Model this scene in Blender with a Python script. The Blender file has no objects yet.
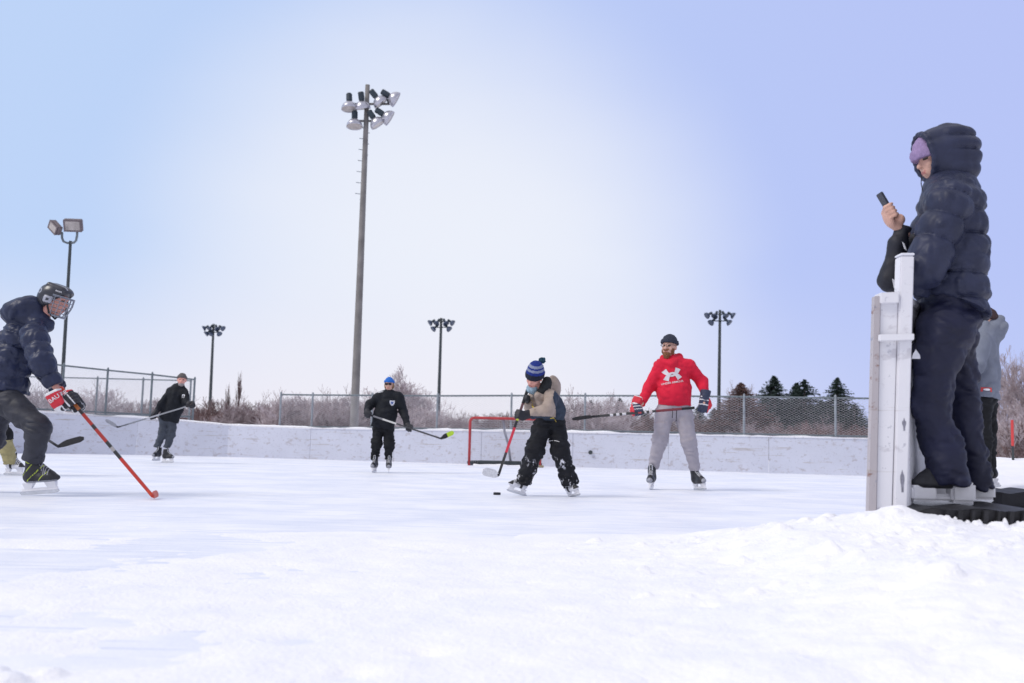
import bpy, bmesh, math, random
import numpy as np
from mathutils import Vector, Matrix
from mathutils.bvhtree import BVHTree
random.seed(7); rng = np.random.default_rng(7)
sc = bpy.context.scene
col = sc.collection
R = math.radians
V = lambda *a: np.array(a, float)
def nrm(v): v = np.asarray(v, float); return v / (np.linalg.norm(v) + 1e-12)

# ------------------------------------------------------------------ camera
CAM = V(0, 0, 0.55); FPX = 995.6
PITCH, ROLL = R(5.79), R(1.4)
_F = V(0, math.cos(PITCH), math.sin(PITCH)); _U0 = V(0, -math.sin(PITCH), math.cos(PITCH)); _X = V(1, 0, 0)
_Rt = math.cos(ROLL) * _X + math.sin(ROLL) * _U0
_Up = math.cos(ROLL) * _U0 - math.sin(ROLL) * _X
cd = bpy.data.cameras.new('camera'); cam = bpy.data.objects.new('camera', cd); col.objects.link(cam)
cd.lens = 35; cd.sensor_width = 36; cd.clip_end = 5000; cd.clip_start = 0.05
m = Matrix((( _Rt[0], _Up[0], -_F[0], CAM[0]), (_Rt[1], _Up[1], -_F[1], CAM[1]), (_Rt[2], _Up[2], -_F[2], CAM[2]), (0, 0, 0, 1)))
cam.matrix_world = m; sc.camera = cam
cd.dof.use_dof = True; cd.dof.focus_distance = 8.0; cd.dof.aperture_fstop = 3.0
def W(px, py, d):
    """world point seen at a pixel, at ground distance d"""
    r = _F + (px - 512) / FPX * _Rt - (py - 341.5) / FPX * _Up
    return CAM + r * (d / r[1])
def G(px, d, z=0.0):
    """world point on height z at distance d on the pixel column px"""
    p = W(px, 440, d); 
    for _ in range(3):
        py = 341.5 + 101 + (px - 512) * .0245 + (CAM[2] - z) / d * FPX
        p = W(px, py, d)
    p[2] = z
    return p

# ------------------------------------------------------------------ tagging
def tag(o, label=None, cat=None, group=None, kind=None):
    if label: o['label'] = label
    if cat: o['category'] = cat
    if group: o['group'] = group
    if kind: o['kind'] = kind
    return o
def empty(name, loc, label, cat, group=None):
    o = bpy.data.objects.new(name, None); col.objects.link(o); o.location = Vector(loc)
    o.empty_display_size = .1
    return tag(o, label, cat, group)
def link_mesh(name, me, parent=None, loc=None):
    o = bpy.data.objects.new(name, me); col.objects.link(o)
    if parent is not None: o.parent = parent
    if loc is not None: o.location = Vector(loc)
    return o
def copy_tree(o, parent=None):
    c = o.copy(); col.objects.link(c)
    if parent is not None: c.parent = parent
    for ch in list(o.children): copy_tree(ch, c)
    return c

# ------------------------------------------------------------------ materials
def new_mat(name):
    mt = bpy.data.materials.new(name); mt.use_nodes = True
    nt = mt.node_tree; return mt, nt, nt.nodes['Principled BSDF']
def mat(name, c, rough=.7, var=.12, scale=20., bump=0., bscale=60., metal=0., sheen=0., alpha=None, spec=.4, c2=None, detail=4):
    mt, nt, b = new_mat(name)
    N, L = nt.nodes, nt.links
    tc = N.new('ShaderNodeTexCoord')
    nz = N.new('ShaderNodeTexNoise'); nz.inputs['Scale'].default_value = scale; nz.inputs['Detail'].default_value = detail
    L.new(tc.outputs['Object'], nz.inputs['Vector'])
    mx = N.new('ShaderNodeMix'); mx.data_type = 'RGBA'
    lo = c2 if c2 else tuple(max(0, v * (1 - var)) for v in c)
    hi = c if c2 else tuple(min(1, v * (1 + var)) for v in c)
    mx.inputs['A'].default_value = (*lo, 1); mx.inputs['B'].default_value = (*hi, 1)
    cr = N.new('ShaderNodeMapRange'); cr.inputs['From Min'].default_value = .3; cr.inputs['From Max'].default_value = .7
    L.new(nz.outputs['Fac'], cr.inputs['Value']); L.new(cr.outputs['Result'], mx.inputs['Factor'])
    L.new(mx.outputs['Result'], b.inputs['Base Color'])
    b.inputs['Roughness'].default_value = rough; b.inputs['Metallic'].default_value = metal
    b.inputs['Specular IOR Level'].default_value = spec
    if sheen: b.inputs['Sheen Weight'].default_value = sheen
    if bump:
        n2 = N.new('ShaderNodeTexNoise'); n2.inputs['Scale'].default_value = bscale; n2.inputs['Detail'].default_value = 3
        L.new(tc.outputs['Object'], n2.inputs['Vector'])
        bp = N.new('ShaderNodeBump'); bp.inputs['Strength'].default_value = bump; bp.inputs['Distance'].default_value = .01
        L.new(n2.outputs['Fac'], bp.inputs['Height']); L.new(bp.outputs['Normal'], b.inputs['Normal'])
    return mt

# ------------------------------------------------------------------ hard-surface mesh builder
class MB:
    def __init__(s): s.v = []; s.f = []; s.mi = []; s.cur = 0
    def add(s, vs, fs):
        n = len(s.v); s.v += [tuple(map(float, v)) for v in vs]
        for f in fs: s.f.append([i + n for i in f]); s.mi.append(s.cur)
    def obox(s, c, ax, hx, ay, hy, az, hz):
        c = np.asarray(c, float); ax, ay, az = map(nrm, (ax, ay, az))
        vs = [c + ax * hx * i + ay * hy * j + az * hz * k for k in (-1, 1) for j in (-1, 1) for i in (-1, 1)]
        s.add(vs, [(0, 2, 3, 1), (4, 5, 7, 6), (0, 1, 5, 4), (2, 6, 7, 3), (0, 4, 6, 2), (1, 3, 7, 5)])
    def box(s, lo, hi):
        lo = np.asarray(lo, float); hi = np.asarray(hi, float); c = (lo + hi) / 2; h = (hi - lo) / 2
        s.obox(c, (1, 0, 0), h[0], (0, 1, 0), h[1], (0, 0, 1), h[2])
    def tube(s, pts, rad, n=8, cap=True, sq=None):
        pts = [np.asarray(p, float) for p in pts]; k = len(pts)
        if not hasattr(rad, '__len__'): rad = [rad] * k
        t0 = nrm(pts[1] - pts[0]); ref = V(0, 0, 1) if abs(t0[2]) < .9 else V(1, 0, 0)
        u = nrm(np.cross(t0, ref)); vs = []
        for i in range(k):
            t = nrm(pts[min(i + 1, k - 1)] - pts[max(i - 1, 0)])
            u = nrm(u - t * np.dot(u, t)); w = np.cross(t, u)
            for j in range(n):
                a = 2 * math.pi * (j + .5) / n
                vs.append(pts[i] + rad[i] * (math.cos(a) * u + math.sin(a) * w))
        fs = []
        for i in range(k - 1):
            for j in range(n):
                a, b = i * n + j, i * n + (j + 1) % n
                fs.append((a, b, b + n, a + n))
        if cap: fs.append(tuple(range(n))[::-1]); fs.append(tuple((k - 1) * n + j for j in range(n)))
        s.add(vs, fs)
    def lathe(s, c, axis, prof, n=20):
        """prof: list of (t along axis, radius)"""
        c = np.asarray(c, float); a = nrm(axis); ref = V(0, 0, 1) if abs(a[2]) < .9 else V(1, 0, 0)
        u = nrm(np.cross(a, ref)); w = np.cross(a, u); vs = []; fs = []
        for t, r in prof:
            for j in range(n):
                th = 2 * math.pi * j / n; vs.append(c + a * t + r * (math.cos(th) * u + math.sin(th) * w))
        for i in range(len(prof) - 1):
            for j in range(n):
                p, q = i * n + j, i * n + (j + 1) % n; fs.append((p, q, q + n, p + n))
        s.add(vs, fs)
    def build(s, name, mt, parent=None, base=(0, 0, 0), smooth=False, bevel=0.):
        me = bpy.data.meshes.new(name); b = np.asarray(base, float)
        me.from_pydata([tuple(np.array(v) - b) for v in s.v], [], s.f)
        mts = mt if isinstance(mt, (list, tuple)) else [mt]
        for x in mts: me.materials.append(x)
        if len(mts) > 1: me.polygons.foreach_set('material_index', s.mi)
        bm = bmesh.new(); bm.from_mesh(me); bmesh.ops.recalc_face_normals(bm, faces=bm.faces)
        if bevel: bmesh.ops.bevel(bm, geom=list(bm.edges), offset=bevel, segments=2, affect='EDGES', clamp_overlap=True)
        bm.to_mesh(me); bm.free()
        if smooth: me.polygons.foreach_set('use_smooth', [True] * len(me.polygons))
        me.update()
        return link_mesh(name, me, parent, None if parent is not None else b)

# ------------------------------------------------------------------ implicit modelling
def h3(ix, iy, iz):
    n = (ix.astype(np.int64) * 73856093) ^ (iy.astype(np.int64) * 19349663) ^ (iz.astype(np.int64) * 83492791)
    n = (n ^ (n >> 13)) * 1274126177; n &= 0x7fffffff
    return ((n ^ (n >> 16)) & 0xffff) / 32768. - 1.
def vnoise(p):
    i = np.floor(p).astype(np.int64); f = p - i; f = f * f * (3 - 2 * f); o = 0
    for dx in (0, 1):
        wx = f[:, 0] if dx else 1 - f[:, 0]
        for dy in (0, 1):
            wy = f[:, 1] if dy else 1 - f[:, 1]
            for dz in (0, 1):
                wz = f[:, 2] if dz else 1 - f[:, 2]
                o = o + wx * wy * wz * h3(i[:, 0] + dx, i[:, 1] + dy, i[:, 2] + dz)
    return o
def cap(a, b, ra, rb=None, quilt=None, ph=0.):
    a = np.asarray(a, float); b = np.asarray(b, float); rb = ra if rb is None else rb
    ab = b - a; l2 = float(ab @ ab) + 1e-12; ln = math.sqrt(l2)
    def f(p):
        q = p - a; t0 = (q @ ab) / l2; t = np.clip(t0, 0, 1)
        r = ra + (rb - ra) * t
        if quilt: r = r + quilt[1] * (np.sqrt(np.abs(np.sin(np.pi * (t0 * ln / quilt[0] + ph))) + .004) ** .8 - .7)
        return np.linalg.norm(q - t[:, None] * ab, axis=1) - r
    return f
def ecap(a, b, ra, rb, side, w, quilt=None, ph=0.):
    """capsule widened by factor w along side"""
    a = np.asarray(a, float); b = np.asarray(b, float); ab = b - a; l2 = float(ab @ ab); ln = math.sqrt(l2)
    side = nrm(side - ab * (side @ ab) / l2)
    def f(p):
        q = p - a; t0 = (q @ ab) / l2; t = np.clip(t0, 0, 1); r = ra + (rb - ra) * t
        if quilt: r = r + quilt[1] * (np.sqrt(np.abs(np.sin(np.pi * (t0 * ln / quilt[0] + ph))) + .004) ** .8 - .7)
        q = q - t[:, None] * ab; qs = q @ side
        q = q + (qs * (1 / w - 1))[:, None] * side
        return (np.linalg.norm(q, axis=1) - r)
    return f
def ell(c, ax, rad):
    """ellipsoid, ax rows = axes"""
    c = np.asarray(c, float); A = np.array([nrm(x) for x in ax]); rad = np.asarray(rad, float)
    def f(p):
        q = (p - c) @ A.T; k0 = np.linalg.norm(q / rad, axis=1); k1 = np.linalg.norm(q / (rad * rad), axis=1)
        return k0 * (k0 - 1) / (k1 + 1e-9)
    return f
def rbox(c, ax, half, r):
    c = np.asarray(c, float); A = np.array([nrm(x) for x in ax]); half = np.asarray(half, float)
    def f(p):
        q = np.abs((p - c) @ A.T) - half + r
        return np.linalg.norm(np.maximum(q, 0), axis=1) + np.minimum(q.max(1), 0) - r
    return f
def uni(*fs, k=.0):
    def f(p):
        d = fs[0](p)
        for g in fs[1:]:
            e = g(p)
            if k > 0:
                h = np.maximum(k - np.abs(d - e), 0) / k; d = np.minimum(d, e) - h * h * k * .25
            else: d = np.minimum(d, e)
        return d
    return f
def cut(f0, pt, n):
    pt = np.asarray(pt, float); n = nrm(n)
    return lambda p: np.maximum(f0(p), (p - pt) @ n)
def sub(f0, g, k=.004):
    def f(p):
        d = f0(p); e = -g(p); h = np.maximum(k - np.abs(d - e), 0) / k
        return np.maximum(d, e) + h * h * k * .25
    return f
def folds(f0, amp, fr=14., dirn=None, st=2.2, seed=0.):
    """cloth creases: noise stretched across the direction dirn"""
    def f(p):
        q = p * fr + seed
        if dirn is not None:
            n = nrm(dirn); q = q + ((q @ n) * (st - 1))[:, None] * n
        q = q + .5 * np.stack([vnoise(q * .6 + 5), vnoise(q * .6 + 19), vnoise(q * .6 + 37)], 1)
        return f0(p) + amp * (1 - 2.2 * np.abs(vnoise(q))) + amp * .4 * vnoise(q * 2.3)
    return f
CORN = [(0,0,0),(1,0,0),(0,1,0),(1,1,0),(0,0,1),(1,0,1),(0,1,1),(1,1,1)]
EDG = [(0,1),(2,3),(4,5),(6,7),(0,2),(1,3),(4,6),(5,7),(0,4),(1,5),(2,6),(3,7)]
def polygonise(f, lo, hi, h):
    lo = np.asarray(lo, float); hi = np.asarray(hi, float); B = 8
    nb = np.maximum(1, np.ceil((hi - lo) / (h * B)).astype(int)); n = nb * B
    F = np.empty(n, np.float32)
    bi = np.stack(np.meshgrid(*[np.arange(x) for x in nb], indexing='ij'), -1).reshape(-1, 3)
    cen = lo + (bi + .5) * B * h
    dc = f(cen); near = np.abs(dc) < B * h * 1.25 + .03
    loc = np.stack(np.meshgrid(*[np.arange(B)] * 3, indexing='ij'), -1).reshape(-1, 3)
    Fb = F.reshape(nb[0], B, nb[1], B, nb[2], B)
    Fb[:] = np.where(dc > 0, 1., -1.).reshape(nb[0], 1, nb[1], 1, nb[2], 1)
    ids = bi[near]
    for s in range(0, len(ids), 400):
        c = ids[s:s + 400]; P = lo + (c[:, None, :] * B + loc[None]) * h
        d = f(P.reshape(-1, 3)).reshape(len(c), B, B, B)
        for q in range(len(c)): Fb[c[q, 0], :, c[q, 1], :, c[q, 2], :] = d[q]
    ins = F < 0
    n1 = [x - 1 for x in n]
    S = sum(ins[a:a + n1[0], b:b + n1[1], c:c + n1[2]].astype(np.int8) for a, b, c in CORN)
    idx = np.argwhere((S > 0) & (S < 8))
    fv = np.stack([F[idx[:, 0] + a, idx[:, 1] + b, idx[:, 2] + c] for a, b, c in CORN], 1)
    acc = np.zeros((len(idx), 3)); cnt = np.zeros(len(idx)); cc = np.array(CORN, float)
    for a, b in EDG:
        fa, fb = fv[:, a], fv[:, b]; x = (fa < 0) != (fb < 0); t = np.where(x, fa / np.where(x, fa - fb, 1), 0)
        acc += np.where(x[:, None], cc[a] + t[:, None] * (cc[b] - cc[a]), 0); cnt += x
    vert = lo + (idx + acc / cnt[:, None]) * h
    cid = np.full(n1, -1, np.int64); cid[idx[:, 0], idx[:, 1], idx[:, 2]] = np.arange(len(idx))
    faces = []
    for ax in range(3):
        a1, a2 = (ax + 1) % 3, (ax + 2) % 3
        sl0 = [slice(0, n1[0]), slice(0, n1[1]), slice(0, n1[2])]
        sl1 = list(sl0); sl1[ax] = slice(1, n1[ax] + 1)
        x = ins[tuple(sl0)] != ins[tuple(sl1)]
        e = np.argwhere(x); e = e[(e[:, a1] > 0) & (e[:, a2] > 0)]
        d1 = np.zeros(3, int); d1[a1] = 1; d2 = np.zeros(3, int); d2[a2] = 1
        q = [e - d1 - d2, e - d2, e, e - d1]
        Q = np.stack([cid[z[:, 0], z[:, 1], z[:, 2]] for z in q], 1)
        fl = ~ins[e[:, 0], e[:, 1], e[:, 2]]; Q[fl] = Q[fl][:, ::-1]
        faces.append(Q[(Q >= 0).all(1)])
    return vert, np.concatenate(faces)
def mesh_np(name, v, f, mats, mi=None, smooth=True):
    me = bpy.data.meshes.new(name); me.vertices.add(len(v)); me.vertices.foreach_set('co', np.ascontiguousarray(v, np.float32).ravel())
    k = f.shape[1]; me.loops.add(f.size); me.loops.foreach_set('vertex_index', np.ascontiguousarray(f, np.int32).ravel())
    me.polygons.add(len(f)); me.polygons.foreach_set('loop_start', np.arange(0, f.size, k, dtype=np.int32))
    try: me.polygons.foreach_set('loop_total', np.full(len(f), k, np.int32))
    except Exception: pass
    for x in (mats if isinstance(mats, (list, tuple)) else [mats]): me.materials.append(x)
    if mi is not None: me.polygons.foreach_set('material_index', np.ascontiguousarray(mi, np.int32))
    me.polygons.foreach_set('use_smooth', np.full(len(f), smooth)); me.update(calc_edges=True); me.validate()
    return me
def bounds_of(f, c, rad, pad=.03, n=28):
    """tight bounding box of an implicit shape round the point c"""
    c = np.asarray(c, float); g = np.linspace(-rad, rad, n); st = g[1] - g[0]
    P = np.stack(np.meshgrid(g, g, g, indexing='ij'), -1).reshape(-1, 3) + c
    d = f(P); k = P[d < st]
    return k.min(0) - st * 1.6, k.max(0) + st * 1.6
def blob(name, f, c, rad, h, mats, parent, base, matfn=None, smooth_it=0):
    lo, hi = bounds_of(f, c, rad); v, q = polygonise(f, lo, hi, h)
    mi = None
    if matfn is not None: mi = matfn(v[q].mean(1))
    me = mesh_np(name, v - np.asarray(base), q, mats, mi)
    return link_mesh(name, me, parent, None if parent is not None else base)
# ------------------------------------------------------------------ sky and light
w = bpy.data.worlds.new('World'); sc.world = w; w.use_nodes = True
nt = w.node_tree; N, L = nt.nodes, nt.links; N.clear()
out = N.new('ShaderNodeOutputWorld'); bg = N.new('ShaderNodeBackground'); bg.inputs['Strength'].default_value = .1
L.new(bg.outputs[0], out.inputs[0])
SUN_EL, SUN_AZ = R(46), R(-118)          # azimuth measured from +Y, clockwise
sky = N.new('ShaderNodeTexSky'); sky.sky_type = 'NISHITA'; sky.sun_disc = False
sky.sun_elevation = SUN_EL; sky.sun_rotation = SUN_AZ % (2 * math.pi); sky.air_density = 1.2; sky.dust_density = 1.5
tc = N.new('ShaderNodeTexCoord')
def vmath(op, a, b=None):
    n = N.new('ShaderNodeVectorMath'); n.operation = op
    for i, x in enumerate((a, b)):
        if x is None: continue
        if hasattr(x, 'node'): L.new(x, n.inputs[i])
        else: n.inputs[i].default_value = x
    return n.outputs['Value'] if op == 'DOT_PRODUCT' else n.outputs['Vector']
def mrange(v, a, b, c=0., d=1., t='SMOOTHSTEP'):
    n = N.new('ShaderNodeMapRange'); n.interpolation_type = t; L.new(v, n.inputs['Value'])
    for k_, x in zip(('From Min', 'From Max', 'To Min', 'To Max'), (a, b, c, d)): n.inputs[k_].default_value = x
    return n.outputs['Result']
def mixc(f, a, b):
    n = N.new('ShaderNodeMix'); n.data_type = 'RGBA'
    if hasattr(f, 'node'): L.new(f, n.inputs['Factor'])
    else: n.inputs['Factor'].default_value = f
    for k_, x in (('A', a), ('B', b)):
        if hasattr(x, 'node'): L.new(x, n.inputs[k_])
        else: n.inputs[k_].default_value = (*[v * 10 for v in x], 1)
    return n.outputs['Result']
D = tc.outputs['Generated']
sep = N.new('ShaderNodeSeparateXYZ'); L.new(D, sep.inputs[0])
ns = N.new('ShaderNodeTexNoise'); ns.inputs['Scale'].default_value = 1.6; ns.inputs['Detail'].default_value = 4; ns.inputs['Roughness'].default_value = .45
L.new(vmath('MULTIPLY', D, (1, 1, 2.2)), ns.inputs['Vector'])
def gdir(px, py): 
    v = nrm(W(px, py, 1) - CAM); return tuple(v)
addm = N.new('ShaderNodeMath'); addm.operation = 'MULTIPLY_ADD'
L.new(ns.outputs['Fac'], addm.inputs[0]); addm.inputs[1].default_value = .045; L.new(vmath('DOT_PRODUCT', D, gdir(440, 290)), addm.inputs[2])
veil = mrange(addm.outputs[0], .962, 1.035)
left = mrange(sep.outputs['X'], -.5, .5)
blue = mixc(left, (.53, .68, .965), (.49, .57, .95))
c1 = mixc(veil, blue, (.87, .90, .99))
hz = mrange(sep.outputs['Z'], .19, .0)
hzs = N.new('ShaderNodeMath'); hzs.operation = 'MULTIPLY'; L.new(hz, hzs.inputs[0])
L.new(mrange(sep.outputs['X'], .42, -.05, .10, .95), hzs.inputs[1])
c2 = mixc(hzs.outputs[0], c1, (.90, .88, .965))
zen = mrange(sep.outputs['Z'], .40, .75)
c3 = mixc(zen, c2, (.84, .84, .92))
back = mrange(sep.outputs['Y'], .3, -.4)
c4 = mixc(back, c3, (.62, .63, .74))
nm = N.new('ShaderNodeMix'); nm.data_type = 'RGBA'; nm.inputs['Factor'].default_value = .05
L.new(c4, nm.inputs['A']); L.new(sky.outputs[0], nm.inputs['B']); L.new(nm.outputs['Result'], bg.inputs['Color'])
sd = bpy.data.lights.new('sun', 'SUN'); sd.energy = 1.75; sd.angle = R(20); sd.color = (1, .95, .88)
so = bpy.data.objects.new('sun', sd); col.objects.link(so)
sv = Vector((math.sin(SUN_AZ) * math.cos(SUN_EL), math.cos(SUN_AZ) * math.cos(SUN_EL), math.sin(SUN_EL)))
so.rotation_euler = sv.to_track_quat('Z', 'Y').to_euler(); so.location = (0, -5, 20)
sc.view_settings.view_transform = 'Standard'; sc.view_settings.look = 'None'; sc.view_settings.exposure = 0; sc.view_settings.gamma = 1

# ------------------------------------------------------------------ snow and ice
def snow_mat(name, c, c2, sc1, st=(1, 1, 1), b1=.4, bs=90., rough=.75, scratch=False):
    mt, nt, b = new_mat(name); N, L = nt.nodes, nt.links
    tc = N.new('ShaderNodeTexCoord'); mp = N.new('ShaderNodeMapping'); mp.inputs['Scale'].default_value = st
    L.new(tc.outputs['Object'], mp.inputs['Vector'])
    n1 = N.new('ShaderNodeTexNoise'); n1.inputs['Scale'].default_value = sc1; n1.inputs['Detail'].default_value = 6; n1.inputs['Roughness'].default_value = .62
    L.new(mp.outputs[0], n1.inputs['Vector'])
    mr = N.new('ShaderNodeMapRange'); mr.inputs['From Min'].default_value = .36; mr.inputs['From Max'].default_value = .62; L.new(n1.outputs['Fac'], mr.inputs['Value'])
    mx = N.new('ShaderNodeMix'); mx.data_type = 'RGBA'; mx.inputs['A'].default_value = (*c2, 1); mx.inputs['B'].default_value = (*c, 1)
    L.new(mr.outputs['Result'], mx.inputs['Factor'])
    colr = mx.outputs['Result']
    n2 = N.new('ShaderNodeTexNoise'); n2.inputs['Scale'].default_value = bs; n2.inputs['Detail'].default_value = 4; L.new(tc.outputs['Object'], n2.inputs['Vector'])
    bp = N.new('ShaderNodeBump'); bp.inputs['Strength'].default_value = b1; bp.inputs['Distance'].default_value = .012
    L.new(n2.outputs['Fac'], bp.inputs['Height'])
    if scratch:
        for k_, (sx, sy, rot) in enumerate(((1.1, 26, .15), (1.4, 22, -.5), (.8, 30, .9))):
            mp2 = N.new('ShaderNodeMapping'); mp2.inputs['Scale'].default_value = (sx, sy, 1); mp2.inputs['Rotation'].default_value = (0, 0, rot)
            L.new(tc.outputs['Object'], mp2.inputs['Vector'])
            n3 = N.new('ShaderNodeTexNoise'); n3.inputs['Scale'].default_value = 1.; n3.inputs['Detail'].default_value = 3; n3.inputs['Distortion'].default_value = .3
            L.new(mp2.outputs[0], n3.inputs['Vector'])
            m3 = N.new('ShaderNodeMapRange'); m3.inputs['From Min'].default_value = .60; m3.inputs['From Max'].default_value = .67; m3.inputs['To Max'].default_value = .8; L.new(n3.outputs['Fac'], m3.inputs['Value'])
            mx2 = N.new('ShaderNodeMix'); mx2.data_type = 'RGBA'; mx2.inputs['B'].default_value = (.60, .65, .80, 1) if k_ != 1 else (.93, .93, .97, 1)
            L.new(colr, mx2.inputs['A']); L.new(m3.outputs['Result'], mx2.inputs['Factor']); colr = mx2.outputs['Result']
    L.new(colr, b.inputs['Base Color']); L.new(bp.outputs['Normal'], b.inputs['Normal'])
    b.inputs['Roughness'].default_value = rough; b.inputs['Specular IOR Level'].default_value = .3
    return mt
M = {}
M['ice'] = snow_mat('rink_ice', (.87, .88, .92), (.72, .755, .86), 1.1, (1, 1, 1), .25, 40, .55, True)
M['snow'] = snow_mat('snow', (.90, .90, .925), (.84, .85, .91), 2.6, (1, 1, 1), .55, 55)
ib = MB()
def bx(y): return .372 * y + .04                        # x of the side boards at distance y
ib.add([(-45, .2, 0), (bx(.2) + 2.2, .2, 0), (bx(5), 5, 0), (bx(22.6), 22.6, 0), (-6.6, 26.4, 0), (-45, 26, 0)], [(0, 1, 2, 3, 4, 5)])
tag(ib.build('ice_rink', M['ice']), kind='structure')
gb = MB(); gb.add([(-3000, -50, -.02), (3000, -50, -.02), (3000, 4000, -.02), (-3000, 4000, -.02)], [(0, 1, 2, 3)])
tag(gb.build('snow_field', M['snow']), kind='structure')
def n2(x, y, s, seed=0.):
    return vnoise(np.stack([x * s + seed, y * s + seed * 1.7, np.full(x.shape, seed)], -1).reshape(-1, 3)).reshape(x.shape)
ss = lambda a, b, x: (lambda t: t * t * (3 - 2 * t))(np.clip((x - a) / (b - a), 0, 1))
def bank(x, y):
    p = np.interp(x, [-6, -3, -1, 0, .44, .94, 1.25, 1.8, 3, 30], [-.012, -.003, .003, .014, .045, .098, .168, .232, .242, .245])
    p = p * (.55 + .45 * ss(.6, 3.2, y))
    inside = p * (1 - ss(4.6, 6.8, y)) - .015 * ss(5.6, 6.6, y)
    outp = .235 + .20 * ss(9.8, 13.5, y) * ss(4.6, 6.2, x) + .10 * n2(x, y, .45, 3.) * ss(9, 11, y)
    outp = outp + .10 * ss(13, 16, y) * n2(x, y, .8, 9)
    inside = inside + .058 * np.exp(-((x - 1.76) ** 2 / .03 + (y - 4.62) ** 2 / .05)) + .03 * np.exp(-((x - 2.62) ** 2 / .03 + (y - 4.5) ** 2 / .01)) 
    t = ss(-.02, .12, x - bx(y)) * ss(4.9, 5.3, y)
    return inside * (1 - t) + outp * t
def axis(segs):
    o = [segs[0][0]]
    for a, b, st in segs: o += list(np.arange(o[-1] + st, b + 1e-6, st))
    return np.array(o)
xs = axis([(-30, -5, .8), (-5, -2.6, .06), (-2.6, 3.4, .016), (3.4, 6, .06), (6, 34, .35)])
ys = axis([(-2, .55, .3), (.55, 5.6, .016), (5.6, 8, .05), (8, 36, .22)])
X, Y = np.meshgrid(xs, ys, indexing='ij')
Z = bank(X, Y)
rough = .42 + .58 * ss(.0, 1.2, X)                        # the shovelled snow is rougher to the right
fade = (1 - ss(5.0, 6.9, Y)) + ss(0, .1, X - bx(Y)) * ss(5, 5.3, Y)
fade = np.clip(fade, 0, 1)
Z += fade * rough * (.018 * n2(X, Y, 3.1, 1) + .011 * n2(X, Y, 8, 2) + .006 * n2(X, Y, 22, 5) + .0022 * n2(X, Y, 50, 6))
Z += fade * .012 * n2(X, Y, 1.3, 8)
cx = rng.uniform(-2.5, 3.4, 5200); cy = rng.uniform(.9, 5.5, 5200); cr = rng.gamma(1.6, .007, 5200) + .005
keep = rng.uniform(0, 1, 5200) < np.clip(.8 * (cx - .25) / 1.4, 0, .9) * (.15 + .85 * (cy > 3.2))
extra = [(-1.08, 2.22, .05), (-1.14, 2.28, .045), (-1.02, 2.3, .035), (-1.2, 2.2, .04), (.93, 3.5, .03), (1.72, 4.5, .04), (1.95, 4.45, .035), (2.1, 4.5, .03), (2.3, 4.5, .035), (2.65, 4.45, .05), (2.5, 4.5, .04), (1.64, 4.5, .04)]
for a, b, r in list(zip(cx[keep], cy[keep], cr[keep])) + extra:
    i0, i1 = np.searchsorted(xs, [a - r, a + r]); j0, j1 = np.searchsorted(ys, [b - r, b + r])
    if i1 <= i0 or j1 <= j0: continue
    dx = X[i0:i1, j0:j1] - a; dy = Y[i0:i1, j0:j1] - b
    q = 1 - (dx * dx + dy * dy) / (r * r)
    Z[i0:i1, j0:j1] += np.sqrt(np.maximum(q, 0)) * r * .6 * fade[i0:i1, j0:j1]
for a, b, r, dp in [(.62, 3.2, .05, .03), (.72, 2.4, .035, .02), (-.55, 2.75, .04, .02), (-.2, 2.6, .05, .02), (1.55, 3.9, .05, .03), (.08, 3.9, .03, .02), (.35, 2.2, .06, .02), (-.35, 2.35, .05, .018), (1.15, 3.0, .06, .03), (.9, 4.2, .04, .03)]:
    Z -= dp * np.exp(-((X - a) ** 2 + (Y - b) ** 2) / (r * r))
vi = np.arange(X.size).reshape(X.shape)
Q = np.stack([vi[:-1, :-1], vi[1:, :-1], vi[1:, 1:], vi[:-1, 1:]], -1).reshape(-1, 4)
zq = Z.ravel()[Q].max(1); Q = Q[zq > -.0149]
me = mesh_np('snow_bank', np.stack([X, Y, Z], -1).reshape(-1, 3), Q, M['snow'])
tag(link_mesh('snow_bank', me), kind='structure')
def zbank(x, y): return float(bank(np.array([[x]], float), np.array([[y]], float))[0, 0])

# ------------------------------------------------------------------ rink boards
def board_mat(name, c=(.56, .58, .67), dirt=(.36, .32, .33), amt=1.):
    mt, nt, b = new_mat(name); N, L = nt.nodes, nt.links
    tc = N.new('ShaderNodeTexCoord')
    def layer(prev, st, scl, lo, hi, fac, colr, det=5):
        mp = N.new('ShaderNodeMapping'); mp.inputs['Scale'].default_value = st; L.new(tc.outputs['Object'], mp.inputs['Vector'])
        n = N.new('ShaderNodeTexNoise'); n.inputs['Scale'].default_value = scl; n.inputs['Detail'].default_value = det; n.inputs['Roughness'].default_value = .65
        L.new(mp.outputs[0], n.inputs['Vector'])
        r = N.new('ShaderNodeMapRange'); r.inputs['From Min'].default_value = lo; r.inputs['From Max'].default_value = hi; r.inputs['To Max'].default_value = fac
        L.new(n.outputs['Fac'], r.inputs['Value'])
        x = N.new('ShaderNodeMix'); x.data_type = 'RGBA'; x.inputs['B'].default_value = (*colr, 1)
        if hasattr(prev, 'node'): L.new(prev, x.inputs['A'])
        else: x.inputs['A'].default_value = (*prev, 1)
        L.new(r.outputs['Result'], x.inputs['Factor']); return x.outputs['Result']
    o = layer(c, (1, 1, 1), 1.3, .35, .7, .6, tuple(min(.85, x * 1.16) for x in c))
    o = layer(o, (1, 1, 1.6), 7., .57, .64, .55 * amt, dirt)
    o = layer(o, (.8, .8, 14), 1.2, .60, .67, .6 * amt, (.36, .31, .27))
    o = layer(o, (1, 1, 1), 26., .62, .68, .55 * amt, (.26, .27, .34), 3)
    L.new(o, b.inputs['Base Color']); b.inputs['Roughness'].default_value = .55
    return mt
M['board'] = board_mat('scuffed_white_board')
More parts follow.
